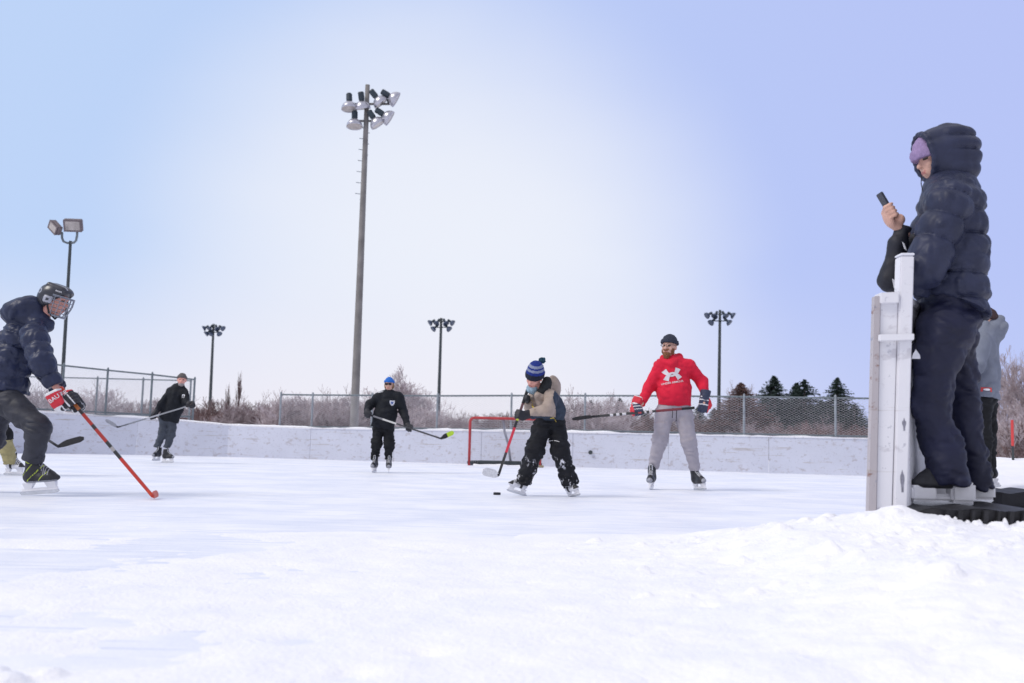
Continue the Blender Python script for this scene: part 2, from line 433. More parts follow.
M['boardclean'] = board_mat('white_board_paint', (.76, .77, .84), (.55, .54, .60))
M['dark'] = mat('dark_steel', (.045, .055, .06), .5, .2, 6)
M['galv'] = mat('galvanised_steel', (.30, .33, .36), .45, .2, 9, metal=.4)
M['galvd'] = mat('weathered_galvanised_steel', (.17, .20, .22), .5, .2, 9, metal=.3)
M['wire'] = mat('fence_wire', (.58, .58, .62), .5, .1, 3, metal=.3)
def board_run(P, label, hts, step=2.2, cat='rink boards', holes=()):
    """P ground polyline, hts heights; panels ~step m"""
    P = [V(p[0], p[1], 0) for p in P]
    for _ in range(2):
        P = [P[0]] + [q for a, b in zip(P[:-1], P[1:]) for q in (a * .75 + b * .25, a * .25 + b * .75)] + [P[-1]]
        hts = [hts[0]] + [q for a, b in zip(hts[:-1], hts[1:]) for q in (a * .75 + b * .25, a * .25 + b * .75)] + [hts[-1]]
    root = empty('rink_boards', P[0], label, cat)
    cum = [0.]
    for a, b in zip(P[:-1], P[1:]): cum.append(cum[-1] + np.linalg.norm(b - a))
    tot = cum[-1]; n = max(1, round(tot / step))
    at = lambda s: V(*[np.interp(s, cum, [p[k] for p in P]) for k in range(3)])
    ht = lambda s: float(np.interp(s, cum, hts))
    cap_pts = []; snow = []
    for i in range(n):
        a, b = at(i / n * tot), at((i + 1) / n * tot); t = nrm(b - a); nn = np.cross(t, V(0, 0, 1)); h = (ht(i / n * tot), ht((i + 1) / n * tot))
        a2, b2 = a + t * .004, b - t * .004; th = .03; mb = MB()
        vs = [a2 - nn * th + V(0, 0, -.1), b2 - nn * th + V(0, 0, -.1), b2 + nn * th + V(0, 0, -.1), a2 + nn * th + V(0, 0, -.1),
              a2 - nn * th + V(0, 0, h[0] - .03), b2 - nn * th + V(0, 0, h[1] - .03), b2 + nn * th + V(0, 0, h[1] - .03), a2 + nn * th + V(0, 0, h[0] - .03)]
        mb.add(vs, [(0, 1, 2, 3), (4, 7, 6, 5), (0, 4, 5, 1), (1, 5, 6, 2), (2, 6, 7, 3), (3, 7, 4, 0)])
        mb.build('panel', M['board'], root, P[0])
    # cap rail and kick plate and a crust of snow lying on it
    m1, m2, m3 = MB(), MB(), MB(); K = max(2, int(tot / .12))
    fr = None
    for a_, b_, hh, bb, mm in ((-.045, .045, .03, 0, m1),):
        for (s0, s1) in zip(cum[:-1], cum[1:]):
            a, b = at(s0), at(s1); t = nrm(b - a); nn = np.cross(t, V(0, 0, 1))
            c = (a + b) / 2 + V(0, 0, (ht(s0) + ht(s1)) / 2 - .013)
            up = nrm(np.cross(nn, t)); tt = (b + V(0, 0, ht(s1))) - (a + V(0, 0, ht(s0)))
            m1.obox(c, tt, np.linalg.norm(tt) / 2, nn, .045, np.cross(tt, nn), .015)
            m2.obox((a + b) / 2 + V(0, 0, .05) , t, np.linalg.norm(b - a) / 2, nn, .042, (0, 0, 1), .09)
    m1.build('cap_rail', M['boardclean'], root, P[0]); pass
    vs, fs = [], []
    for k in range(K + 1):
        s = k / K * tot; c = at(s); t = nrm(at(min(s + .1, tot)) - at(max(s - .1, 0))); nn = np.cross(t, V(0, 0, 1))
        hh = .012 + .028 * max(0, float(vnoise(np.array([[s * 1.3, 0, 0]]))[0]) + .35) + .012 * float(vnoise(np.array([[s * 6, 3, 0]]))[0])
        for o_, z_ in ((-.042, .003), (-.03, hh * .8), (0, hh), (.03, hh * .8), (.042, .003)):
            vs.append(c + nn * o_ + V(0, 0, ht(s) + z_ + .001))
        if k:
            for j in range(4): q = (k - 1) * 5 + j; fs.append((q, q + 5, q + 6, q + 1))
    m3.add(vs, fs); m3.build('snow_crust', M['snow'], root, P[0], smooth=True)
    return root
pL = [(-11.5, 20.2), (-10.9, 23.0), (-10.1, 24.6), (-8.9, 25.8), (-7.0, 26.35)]
def gx(px, d): p = G(px, d); return (p[0], p[1])
A_ = gx(874, 22.4); B_ = gx(240, 26.2)
bp_ = [A_, gx(560, 24.1), gx(330, 25.55), gx(285, 25.85), gx(255, 26.0), gx(230, 26.1), gx(205, 26.1), gx(175, 25.95), gx(140, 25.65), gx(80, 25.2), gx(20, 24.6), gx(-60, 23)]
back_run = board_run(bp_, 'scuffed white rink boards along the far side under the wire fences', [.84, .84, .80, .80, .81, .83, .86, .90, .955, 1.0, 1.03, 1.05])
side_run = board_run([(bx(5.3) + .02, 5.32), (bx(12), 12), (A_[0] + .10, 22.3)], 'white side boards running away behind the gate and the spectators', [1.32, 1.1, .86])
pm = MB(); c = G(590, 23.9); pm.lathe(c + V(0, -.075, .36), (0, 1, 0), [(0, 0), (0, .05), (.02, .052), (.03, 0)], 14)
pm.build('bolt_hole', M['dark'], back_run, (*A_, 0))
for (px, hz_) in ((783, .22), (700, .15), (640, .55), (436, .47), (395, .36)):
    pass

# ------------------------------------------------------------------ chain link fences
def fence(pts, label, z0, z1, postpx=None, rp=.027, mesh_step=.075, wr=.0036, mats=None, low=True, links=True):
    root = empty('chain_link_fence', (*pts[0][:2], 0), label, 'fence'); base = V(*pts[0][:2], 0)
    z0 = z0 if hasattr(z0, '__len__') else [z0] * len(pts); z1 = z1 if hasattr(z1, '__len__') else [z1] * len(pts)
    pm_, rm_ = mats or (M['galvd'], M['galvd'])
    for p, a, b in zip(pts, z0, z1):
        t = MB(); t.tube([V(p[0], p[1], 0), V(p[0], p[1], b + .03)], rp, 8)
        t.lathe(V(p[0], p[1], b + .03), (0, 0, 1), [(0, rp * 1.1), (.03, rp * .8), (.05, 0)], 8)
        t.build('post', pm_, root, base, smooth=False)
    t = MB(); t.tube([V(p[0], p[1], b) for p, b in zip(pts, z1)], .021, 6); t.build('top_rail', rm_, root, base)
    if low: t = MB(); t.tube([V(p[0], p[1], a + .04) for p, a in zip(pts, z0)], .021, 6); t.build('bottom_rail', rm_, root, base)
    if links:
        t = MB(); s_ = mesh_step
        for i in range(len(pts) - 1):
            a = V(*pts[i][:2], 0); b = V(*pts[i + 1][:2], 0); ln = np.linalg.norm(b - a); T = (b - a) / ln; nn = np.cross(T, V(0, 0, 1))
            hgt = min(z1[i] - z0[i], z1[i + 1] - z0[i + 1]); nrow = int(hgt / s_)
            k = int(ln / s_)
            for j in range(k):
                x0 = (j + .5) * ln / k; path = []
                for r_ in range(nrow * 2 + 1):
                    z = r_ * s_ / 2; xx = x0 + (s_ / 2 if r_ % 2 else -s_ / 2) ; xx = min(max(xx, 0), ln)
                    zz = z0[i] + (z0[i + 1] - z0[i]) * xx / ln
                    zt = z1[i] + (z1[i + 1] - z1[i]) * xx / ln
                    path.append(a + T * xx + nn * (.004 * (1 if r_ % 2 else -1) * (1 if j % 2 else -1)) + V(0, 0, zz + (zt - zz) * r_ / (nrow * 2)))
                t.tube(path, wr, 3, cap=False)
                path2 = [a + T * (2 * x0 - ((q - a) @ T)) + nn * (-((q - a) @ nn)) + V(0, 0, q[2]) for q in path]
                t.tube(path2, wr, 3, cap=False)
        t.build('chain_link_mesh', M['wire'], root, base)
    return root
fp = []
for px in (278, 310, 370, 435.5, 510, 584, 662, 744, 836, 900):
    f_ = (px - 240) / (874 - 240); dd = 1 / ((1 - f_) / 26.2 + f_ / 22.4) + .12
    p = G(px, dd); fp.append((p[0], p[1]))
fence(fp, 'chain link fence standing on the far boards behind the goal', [.79, .79, .80, .81, .83, .84, .84, .84, .84, .84], [1.65, 1.65, 1.66, 1.67, 1.70, 1.72, 1.74, 1.74, 1.74, 1.74], mats=(M['galv'], M['galvd']), wr=.0048, mesh_step=.105)
fl = [gx(190.5, 26.3), gx(147.5, 25.9), gx(102.5, 25.5), gx(58, 25.0), gx(15, 24.6), gx(-40, 24)]
fence(fl, 'taller near fence on the corner boards, top rail sloping up to the left', [.98, 1.0, 1.02, 1.05, 1.05, 1.05], [2.0, 2.08, 2.14, 2.2, 2.28, 2.35])
f2 = [gx(187, 33), gx(139, 33), gx(93, 33), gx(50, 33), gx(0, 33)]
fence(f2, 'lower level-topped fence seen through the corner fence', 1.1, 2.33, mesh_step=.09, rp=.032)

# ------------------------------------------------------------------ floodlight masts
M['mast'] = mat('weathered_mast', (.20, .19, .185), .7, .25, 2.5)
M['lampcase'] = mat('dark_lamp_housing', (.03, .045, .06), .45, .2, 8)
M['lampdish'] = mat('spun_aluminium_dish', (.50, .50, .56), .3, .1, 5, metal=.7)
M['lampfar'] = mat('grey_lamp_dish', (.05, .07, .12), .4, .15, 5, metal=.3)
M['glass'] = mat('lamp_glass', (.42, .38, .36), .25, .25, 6)
def lamp(root, base, att, c, d, s=1., dish=None):
    """att crossarm point, c dish throat, d direction the dish opens"""
    d = nrm(d); dish = dish or M['lampdish']
    bk = MB(); bk.tube([att, c - d * .12 * s], .025 * s, 6); bk.lathe(c, d, [(-.30 * s, 0), (-.30 * s, .08 * s), (-.27 * s, .10 * s), (-.06 * s, .10 * s), (0, .08 * s), (.01 * s, 0)], 12)
    h = bk.build('lamp', M['lampcase'], root, base)
    r = MB(); pr = [(0, .08), (.03, .15), (.09, .21), (.17, .255), (.26, .27), (.262, .258), (.17, .24), (.09, .195), (.03, .135), (.01, .0)]
    r.lathe(c, d, [(a * s, b * s) for a, b in pr], 18); r.build('reflector', dish, h, base, smooth=True)
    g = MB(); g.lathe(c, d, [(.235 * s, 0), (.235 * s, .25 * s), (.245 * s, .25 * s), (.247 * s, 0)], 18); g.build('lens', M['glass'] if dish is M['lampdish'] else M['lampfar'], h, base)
def mast(pb, pt, d, rb, rt, lamps, label, arms, mt, dish=None, pegs=(), s=1.):
    b = W(*pb, d); t = W(*pt, d); gnd = V(b[0] + (b[0] - t[0]) * b[2] / (t[2] - b[2]) * 1., d, 0)
    root = empty('floodlight_mast', gnd, label, 'floodlight')
    p = MB(); K = 9; p.tube([gnd + (t - gnd) * i / K for i in range(K + 1)], [rb + (rt - rb) * i / K for i in range(K + 1)], 14); p.build('pole', mt, root, gnd, smooth=True)
    for (x0, x1, py) in arms:
        a = MB(); a.tube([W(x0, py, d), W(x1, py, d)], .04 * s, 6); a.build('crossarm', mt, root, gnd)
    for (ax, ay, cx_, cy_, dv) in lamps: lamp(root, gnd, W(ax, ay, d - .05), W(cx_, cy_, d - .15), dv, s, dish)
    for k, (px, py) in enumerate(pegs):
        a = MB(); sx = 1 if k % 2 else -1; a.tube([W(px, py, d), W(px + sx * 5, py - .6, d)], .014, 5); a.build('step_peg', M['galv'], root, gnd)
    return root
big = [(349, 103, 349.3, 102, (.08, -.12, -1)), (362, 103, 361.8, 101, (.12, .25, -.95)), (376, 103, 376.5, 97.5, (.62, .15, -.72)), (388, 103, 389.5, 96, (.86, .1, -.46)),
       (354.5, 121, 354.6, 119.5, (.05, -.15, -1)), (373, 121, 374, 118.5, (.55, .1, -.75)), (383, 121, 383.5, 114.5, (.85, .1, -.5))]
pegs = [(365.2 - (i * 11) * .038, 128 + i * 5.5) for i in range(14)]
mast((354, 428), (367.6, 85), 32, .145, .075, big, 'tall weathered light mast with big silver lamps, behind the blue-hatted skater',
     [(347, 391, 104), (352, 387, 121)], M['mast'], None, pegs, 1.0)
def smallmast(pb, pt, d, rb, rt, wpx, label, tier, mirror=1):
    x, y = pt; ls = []
    up = [-.92, -.36, .36, .92]; lo = [-.62, .62] if mirror != 2 else [-.66, -.25, .55]
    for u in up: ls.append((x + u * wpx, y + tier, x + u * wpx, y + tier + .2, (u * .9, -.25, -.55)))
    for u in lo: ls.append((x + u * wpx, y + tier * 2.6, x + u * wpx, y + tier * 2.6 + .2, (u * .9, -.25, -.55)))
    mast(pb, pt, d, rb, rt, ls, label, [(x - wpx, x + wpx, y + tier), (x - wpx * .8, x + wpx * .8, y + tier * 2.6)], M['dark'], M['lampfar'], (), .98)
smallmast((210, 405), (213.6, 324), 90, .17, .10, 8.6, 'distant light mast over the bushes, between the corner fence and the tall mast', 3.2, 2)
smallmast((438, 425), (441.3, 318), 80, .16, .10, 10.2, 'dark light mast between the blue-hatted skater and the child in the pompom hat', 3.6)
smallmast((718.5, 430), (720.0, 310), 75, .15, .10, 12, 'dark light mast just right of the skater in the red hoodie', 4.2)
# the small two-headed light on the left
d = 27.; b0 = W(62.5, 378, d); t0 = W(70.5, 241, d); g0 = V(b0[0] - .12, d, 0)
root = empty('light_pole', g0, 'thin dark pole with two boxy floodlights on a forked bracket, behind the helmeted skater', 'floodlight')
p = MB(); p.tube([g0, b0, t0], [.055, .05, .04], 10); p.build('pole', M['dark'], root, g0)
U = MB(); pts = [(62, 232), (62, 238), (63.5, 241.5), (67, 243), (70.5, 243), (74, 242.6), (76, 240.5), (77, 236), (77.2, 231)]
U.tube([W(x, y, d) for x, y in pts], .032, 8); U.build('forked_bracket', M['galvd'], root, g0)
M['brownbox'] = mat('faded_brown_housing', (.16, .13, .14), .55, .2, 7)
for (x, y, ax, az, hx, hz_, yaw) in ((55.6, 227.5, .75, -.66, .20, .13, -.6), (73.3, 225.2, 1, .02, .24, .17, .25)):
    c = W(x, y, d - .05); X_ = nrm(V(ax, yaw * .6, az)); Yv = nrm(V(-yaw * .5, 1, .45)); Zv = nrm(np.cross(X_, Yv)); Yv = np.cross(Zv, X_)
    bxm = MB(); bxm.obox(c, X_, hx, Yv, .085, Zv, hz_); h = bxm.build('floodlight_head', M['brownbox'], root, g0, bevel=.02)
    gl = MB(); gl.obox(c - Yv * .087, X_, hx * .8, Yv, .006, Zv, hz_ * .72); gl.build('lens', M['glass'], h, g0)
    fr_ = MB()
    for sgn in (-1, 1):
        fr_.obox(c - Yv * .092 + Zv * sgn * hz_ * .87, X_, hx * .97, Yv, .012, Zv, hz_ * .11); fr_.obox(c - Yv * .092 + X_ * sgn * hx * .89, X_, hx * .09, Yv, .0115, Zv, hz_ * .76)
    fr_.build('bezel', M['brownbox'], h, g0)

# ------------------------------------------------------------------ trees
M['bark'] = mat('bare_bark', (.19, .15, .15), .85, .3, 12)
M['frost'] = mat('frosted_twigs', (.46, .40, .42), .85, .2, 3, c2=(.24, .18, .185))
M['redtwig'] = mat('reddish_twigs', (.26, .18, .175), .85, .2, 2, c2=(.14, .09, .09))
M['palefrost'] = mat('pale_frosted_twigs', (.58, .52, .55), .85, .2, 3, c2=(.34, .27, .28))
M['needles'] = mat('spruce_needles', (.045, .072, .062), .8, .3, 1.5, c2=(.02, .038, .036))
M['rust'] = mat('rust_brown_needles', (.20, .12, .105), .85, .2, 2, c2=(.11, .065, .06))
def bare(seed, h, spread, levels, nstem, trunk_r, twig_r, nb=(4, 6), up=.55):
    rd = random.Random(seed); T, C = MB(), MB()
    def grow(p, dr, ln, r, lv):
        n = 3; pts = [p]; q = np.array(p); dd = np.array(dr)
        for i in range(n):
            dd = nrm(dd + V(rd.gauss(0, .13), rd.gauss(0, .13), rd.gauss(.05, .08))); q = q + dd * ln / n; pts.append(q)
        r1 = max(twig_r, r * .45)
        (T if lv == 0 else C).tube(pts, [r + (r1 - r) * i / n for i in range(n + 1)], 6 if lv == 0 else (4 if lv == 1 else 3), cap=False)
        if lv >= levels: return
        k = rd.randint(*nb) + (2 if lv == 0 else 0)
        for j in range(k):
            t = rd.uniform(.25 if lv else .3, 1.); i = min(int(t * n), n - 1); f = t * n - i
            s = pts[i] * (1 - f) + pts[i + 1] * f; base = nrm(pts[i + 1] - pts[i])
            a = rd.uniform(0, 2 * math.pi); side = nrm(np.cross(base, V(math.cos(a), math.sin(a), .3)))
            dr2 = nrm(base * rd.uniform(.55, 1.) + side * spread * rd.uniform(.5, 1.1) + V(0, 0, up * .35))
            grow(s, dr2, ln * rd.uniform(.42, .68), max(twig_r, r1 * .9), lv + 1)
    for s_ in range(nstem):
        a = rd.uniform(0, 6.28); tilt = 0.04 if nstem == 1 else rd.uniform(.1, .5)
        p0 = V(math.cos(a) * .15 * (nstem > 1), math.sin(a) * .15 * (nstem > 1), -.1)
        grow(p0, nrm(V(math.cos(a) * tilt, math.sin(a) * tilt, 1)), h * (.62 if nstem == 1 else rd.uniform(.42, .68)), trunk_r, 0)
    return T, C
def proto(name, seed, tm, cm, **k):
    T, C = bare(seed, **k); root = empty(name, (0, 0, 0), 'x', 'x'); col.objects.unlink(root)
    a = T.build('trunk', tm, root); b = C.build('crown', cm, root); col.objects.unlink(a); col.objects.unlink(b)
    return root
TP = {
 'shrubA': proto('bare_shrub', 3, M['bark'], M['frost'], h=3., spread=.75, levels=3, nstem=9, trunk_r=.035, twig_r=.008, nb=(4, 7)),
 'shrubB': proto('bare_shrub', 4, M['bark'], M['palefrost'], h=3., spread=.8, levels=3, nstem=8, trunk_r=.035, twig_r=.009, nb=(4, 7)),
 'shrubR': proto('bare_shrub', 5, M['bark'], M['redtwig'], h=3., spread=.6, levels=3, nstem=10, trunk_r=.03, twig_r=.009, nb=(4, 7)),
 'treeF': proto('bare_tree', 6, M['bark'], M['palefrost'], h=5., spread=.75, levels=4, nstem=3, trunk_r=.07, twig_r=.010, nb=(4, 6)),
 'treeG': proto('bare_tree', 16, M['bark'], M['frost'], h=5., spread=.7, levels=4, nstem=2, trunk_r=.08, twig_r=.008, nb=(5, 6)),
 'poplar': proto('poplar_sapling', 8, M['bark'], M['redtwig'], h=5., spread=.22, levels=3, nstem=1, trunk_r=.06, twig_r=.014, nb=(6, 8), up=1.2),
}
def place(kind, px, d, topy, label, group=None, wide=1., cat=None, rz=None, z=0.):
    r = copy_tree(TP[kind]); g = G(px, d, z); hh = W(px, topy, d)[2] - z
    # real height of the proto
    zs = [v.co.z for ch in TP[kind].children for v in ch.data.vertices]; s = hh / (sorted(zs)[int(len(zs) * .995)])
    r.location = Vector(g); r.rotation_euler = (0, 0, random.uniform(0, 6.28) if rz is None else rz); r.scale = (s * wide, s * wide, s)
    r['label'] = label; r['category'] = cat or ('tree' if 'tree' in r.name or 'poplar' in r.name else 'shrub')
    if group: r['group'] = group
    elif 'group' in r: del r['group']
    return r
def row(kinds, x0, x1, n, d, ty, label, group, wide=1.3):
    for i in range(n):
        px = x0 + (x1 - x0) * (i + random.uniform(.1, .9)) / n
        t = np.interp(px, [a for a, _ in ty], [b for _, b in ty])
        place(random.choice(kinds), px, d + random.uniform(-3, 3), t + random.uniform(-4, 4), label, group, wide * random.uniform(.85, 1.2))
row(['shrubB', 'shrubB', 'shrubA'], -10, 118, 6, 48, [(0, 396), (70, 393), (118, 395)], 'frosty bare shrub seen low through the left end of the fences', 'frosted shrubs behind the corner fences', 1.5)
row(['shrubA', 'shrubR'], 118, 195, 5, 46, [(118, 398), (150, 401), (195, 404)], 'grey-brown bare shrub behind the skater holding his stick level', 'shrubs behind the far left skater')
row(['shrubR', 'shrubA', 'shrubR'], 198, 276, 8, 42, [(198, 406), (235, 402), (276, 404)], 'reddish bare shrub in the gap between the two fences', 'reddish shrubs between the fences', 1.2)
place('poplar', 226, 44, 386, 'thin upright sapling in the fence gap, the shorter of two spires', wide=.38, cat='tree')
place('poplar', 236, 44, 374, 'thin upright sapling in the fence gap, the taller of two spires', wide=.38, cat='tree')
row(['shrubB', 'shrubA'], 278, 352, 9, 40, [(278, 400), (352, 399)], 'pinkish frosted shrub behind the fence left of the tall mast', 'frosted shrubs left of the tall mast', 1.25)
row(['shrubB', 'shrubA'], 356, 440, 8, 40, [(356, 401), (440, 409)], 'pinkish frosted shrub behind the fence near the blue-hatted skater', 'frosted shrubs behind the blue-hatted skater', 1.25)
place('treeF', 412, 45, 373, 'tall pale frosted tree rising just right of the blue-hatted skater', wide=1.15, cat='tree')
place('treeF', 394, 46, 388, 'frosted tree hidden behind the blue-hatted skater', wide=1., cat='tree', rz=2.)
row(['shrubA', 'shrubR'], 440, 466, 4, 60, [(440, 414), (466, 417)], 'low bare shrub between the dark mast and the goal', 'low shrubs by the goal', 1.4)
row(['shrubR', 'shrubA'], 464, 540, 11, 66, [(464, 417), (540, 418)], 'low dark shrub seen through the top of the goal', 'low shrubs behind the goal', 1.5)
row(['shrubB', 'shrubA'], 562, 612, 5, 50, [(562, 408), (575, 398), (612, 402)], 'frosted shrub behind the black stick blade of the man in red', 'frosted shrubs right of the child', 1.2)
place('treeG', 578, 52, 398, 'frosted small tree right of the child, behind the fence', wide=1.1, cat='tree')
row(['shrubR', 'shrubA'], 612, 714, 9, 66, [(612, 414), (714, 418)], 'low reddish shrub behind the man in red', 'low shrubs behind the man in red', 1.4)
place('treeG', 727, 78, 388, 'thin bare tree beside the right-hand dark mast', wide=.8, cat='tree')
place('treeG', 748, 80, 392, 'thin bare tree behind the rusty brown conifer', wide=.7, cat='tree', rz=1.)
row(['shrubR', 'shrubR', 'shrubA'], 740, 872, 8, 50, [(740, 424), (872, 426)], 'reddish bare shrub in front of the dark spruces', 'reddish shrubs before the spruces', 1.3)
# spruces
def spruce(seed, h=6., r0=1.5, n=64, wisp=1.):
    rd = random.Random(seed); T, C = MB(), MB(); T.tube([V(0, 0, -.1), V(0, 0, h * .5), V(0, 0, h * .99)], [.12, .07, .01], 7)
    for i in range(n):
        t = (i + rd.random()) / n; z0_ = h * (.04 + .96 * t)
        for k in range(9):
            a = rd.uniform(0, 6.28); z = z0_ - rd.uniform(0, .12); ln = (r0 * (1 - t) ** .84 + .01) * rd.uniform(.55, 1.12) * (1 + .12 * math.sin(a * 2 + seed)); dr = V(math.cos(a), math.sin(a), 0); sd_ = V(-math.sin(a), math.cos(a), 0)
            droop = rd.uniform(-.1, .35)
            C.tube([V(0, 0, z), V(0, 0, z) + dr * ln * .5 + V(0, 0, -droop * ln * .4), V(0, 0, z) + dr * ln + V(0, 0, -droop * ln * .35)], [.02, .015, .004], 3, cap=False)
            m_ = max(3, int(ln / .10))
            for j in range(m_):
                u = (j + rd.random()) / m_; c = V(0, 0, z) + dr * ln * u + V(0, 0, -droop * ln * (.4 * min(1, u * 2) - .05 * max(0, u * 2 - 1)))
                for sg in (-1, 1):
                    L_ = .17 * rd.uniform(.6, 1.3) * wisp * (.22 + .78 * (1 - t)); tip = c + sd_ * sg * L_ + dr * L_ * .7 + V(0, 0, rd.uniform(-.12, .06)); wv = dr * .024 + V(0, 0, .045 * rd.uniform(-1, 1))
                    C.add([c - wv, c + wv, tip + wv * .3, tip - wv * .3], [(0, 1, 2, 3)])
    return T, C
def sproto(seed, cm, nm='spruce_tree', **k):
    T, C = spruce(seed, **k); root = empty(nm, (0, 0, 0), 'x', 'x'); col.objects.unlink(root)
    for o in (T.build('trunk', M['bark'], root), C.build('crown', cm, root)): col.objects.unlink(o)
    return root
TP['spA'] = sproto(1, M['needles'], r0=1.75, n=92); TP['spB'] = sproto(2, M['needles'], r0=2.1, n=72); TP['rusty'] = sproto(3, M['rust'], 'conifer_tree', r0=2.4, n=110)
for (k, px, d, ty, wd, lb) in (
    ('rusty', 741, 60, 388, 1.1, 'broad rusty brown conifer behind the fence, left of the spruces'),
    ('spA', 774, 70, 381, 1.15, 'tallest dark spruce, standing beside the rusty brown conifer'),
    ('spB', 765, 76, 400, 1.1, 'shorter dark spruce tucked between the rusty conifer and the tallest spruce'),
    ('spA', 797, 72, 388, 1.1, 'dark spruce, the lower of the close twin tips'),
    ('spB', 805, 71, 385, 1.1, 'dark spruce, the higher of the close twin tips'),
    ('spA', 838, 68, 383, 1.0, 'slim dark spruce with a narrow tip near the gate'),
    ('spB', 822, 76, 405, 1.2, 'low dark spruce between the twin tips and the slim spruce'),
    ('spB', 855, 66, 409, 1.2, 'low spreading spruce next to the gate edge'),
    ('spA', 590, 68, 405, 1., 'small dark evergreen right of the frosted tree beside the child'),
    ('spA', 619, 68, 403, .95, 'small pointed evergreen left of the man in red'),
    ('spB', 606, 74, 411, 1.1, 'low evergreen between two small pointed ones'),
    ('spB', 698, 74, 411, 1., 'low dark evergreen just right of the legs of the man in red'),
    ('spB', 714, 72, 413, 1., 'low dark evergreen at the foot of the right-hand mast'),
    ('spB', 645, 80, 415, 1., 'low evergreen behind the left arm of the man in red')):
    place(k, px, d, ty - 4, lb, None, wd * 2.05, 'tree')
# big bare trees on the right, behind the snow mound
for (k, px, d, ty, wd, z, lb) in (
    ('treeG', 1016, 34, 374, 1.0, .3, 'large bare frosted tree at the right edge, behind the red-topped stake'),
    ('treeG', 1050, 32, 350, 1.0, .3, 'large bare tree mostly outside the right edge'),
    ('treeF', 992, 38, 408, 1.0, .3, 'low pinkish frosted tree close to the grey coat'),
    ('treeG', 1000, 40, 352, .45, .3, 'tall thin leafless sapling beside the grey coat'),
    ('treeF', 1030, 30, 405, 1.0, .3, 'pinkish frosted tree low behind the red-topped stake')):
    place(k, px, d, ty, lb, None, wd, 'tree', z=z)
row(['shrubB', 'shrubA', 'shrubR'], 984, 1040, 7, 24, [(984, 425), (1040, 420)], 'frosted bare shrub on the snow mound near the stake', 'frosted shrubs behind the snow mound', 1.2)

# ------------------------------------------------------------------ goal
M['red'] = mat('red_goal_paint', (.42, .045, .05), .45, .2, 9)
M['netw'] = mat('net_string', (.62, .62, .66), .8, .1, 9)
M['gback'] = mat('grey_frame', (.30, .30, .34), .5, .15, 9)
g = G(469, 23.2); gw = 1.64; gh = 1.10; gr = empty('hockey_goal', g, 'red hockey goal with a sagging net in front of the far boards', 'hockey goal')
c0 = g; cR = g + V(gw, -.05, 0)
fr_ = MB(); r_ = .10
pt = [c0, c0 + V(0, 0, gh - r_)] + [c0 + V(r_ - r_ * math.cos(a), 0, gh - r_ + r_ * math.sin(a)) for a in (.4, .8, 1.2)] + [c0 + V(r_, 0, gh), cR + V(-r_, 0, gh)] + [cR + V(-r_ + r_ * math.sin(a), 0, gh - r_ + r_ * math.cos(a)) for a in (.4, .8, 1.2)] + [cR + V(0, 0, gh - r_), cR]
fr_.tube(pt, .032, 10); fr_.build('goal_frame', M['red'], gr, g, smooth=True)
bk = MB(); bd = .62
bp = [c0 + V(0, .03, .035)] + [c0 + V(.22 - .22 * math.cos(a), bd * math.sin(a), .035) for a in (.5, 1., 1.4)] + [c0 + V(.4, bd, .035), c0 + V(gw - .4, bd, .035)] + [cR + V(-.22 + .22 * math.cos(a), bd * math.sin(a), .035) for a in (1.4, 1., .5)] + [cR + V(0, .03, .035)]
bk.tube(bp, .035, 8); bk.build('base_bar', M['gback'], gr, g)
pd = MB(); pd.tube([p_ + V(0, -.05, .03) for p_ in bp], [.05] * len(bp), 8); pd.build('skirt_pad', M['dark'], gr, g)
sn = MB(); sn.tube([c0 + V(.1 + .16 * i, -.04 + .03 * random.random(), .005) for i in range(11)], [.02 + .03 * random.random() for _ in range(11)], 7); sn.build('snow_drift', M['snow'], gr, g, smooth=True)
cb = MB(); cxm = gw * .55; cb.tube([c0 + V(cxm - .14, .02, gh), c0 + V(cxm - .10, .14, gh - .3), c0 + V(cxm - .02, .36, gh * .5), c0 + V(cxm + .07, bd, .05)], .03, 8); cb.build('back_brace', M['gback'], gr, g, smooth=True)
nt_ = MB(); NX, NZ = 36, 20
def netp(u, v):
    x = u * gw; top = V(x, .03, gh); bot = V(x, bd * min(1, 6 * min(u, 1 - u) + .05), .06)
    p_ = top * (1 - v) + bot * v; p_[1] += .10 * math.sin(v * math.pi) * (1 if .05 < u < .95 else .2); return c0 + p_
for i in range(NX + 1): nt_.tube([netp(i / NX, j / 8) for j in range(9)], .0022, 3, cap=False)
for j in range(1, NZ): nt_.tube([netp(i / 12, j / NZ) for i in range(13)], .0022, 3, cap=False)
for sx in (0, gw):
    for j in range(1, 9): z = gh * j / 9; nt_.tube([c0 + V(sx, .02, z), c0 + V(sx, .03 + bd * .7 * (1 - z / gh), z)], .0022, 3, cap=False)
nt_.build('net', M['netw'], gr, g)
M['straw'] = mat('worn_wood', (.30, .25, .16), .8, .2, 9)
bb = MB(); q = G(538, 22.6); bb.obox(q + V(0, 0, .03), (1, .1, 0), .13, (0, 1, 0), .05, (0, 0, 1), .025)
tag(bb.build('wooden_block', M['straw'], bevel=.01), 'small flat piece of worn wood on the ice at the goal corner', 'wooden block')
# puck
M['rubber'] = mat('black_rubber', (.015, .016, .02), .6, .2, 30, bump=.15, bscale=120)
pk = MB(); q = G(497, 10.55); pk.lathe(q, (0, 0, 1), [(.001, 0), (.001, .036), (.004, .0385), (.022, .0385), (.0255, .036), (.0255, 0)], 28)
tag(pk.build('puck', M['rubber'], None, q), 'black puck lying flat on the ice in front of the child', 'puck')

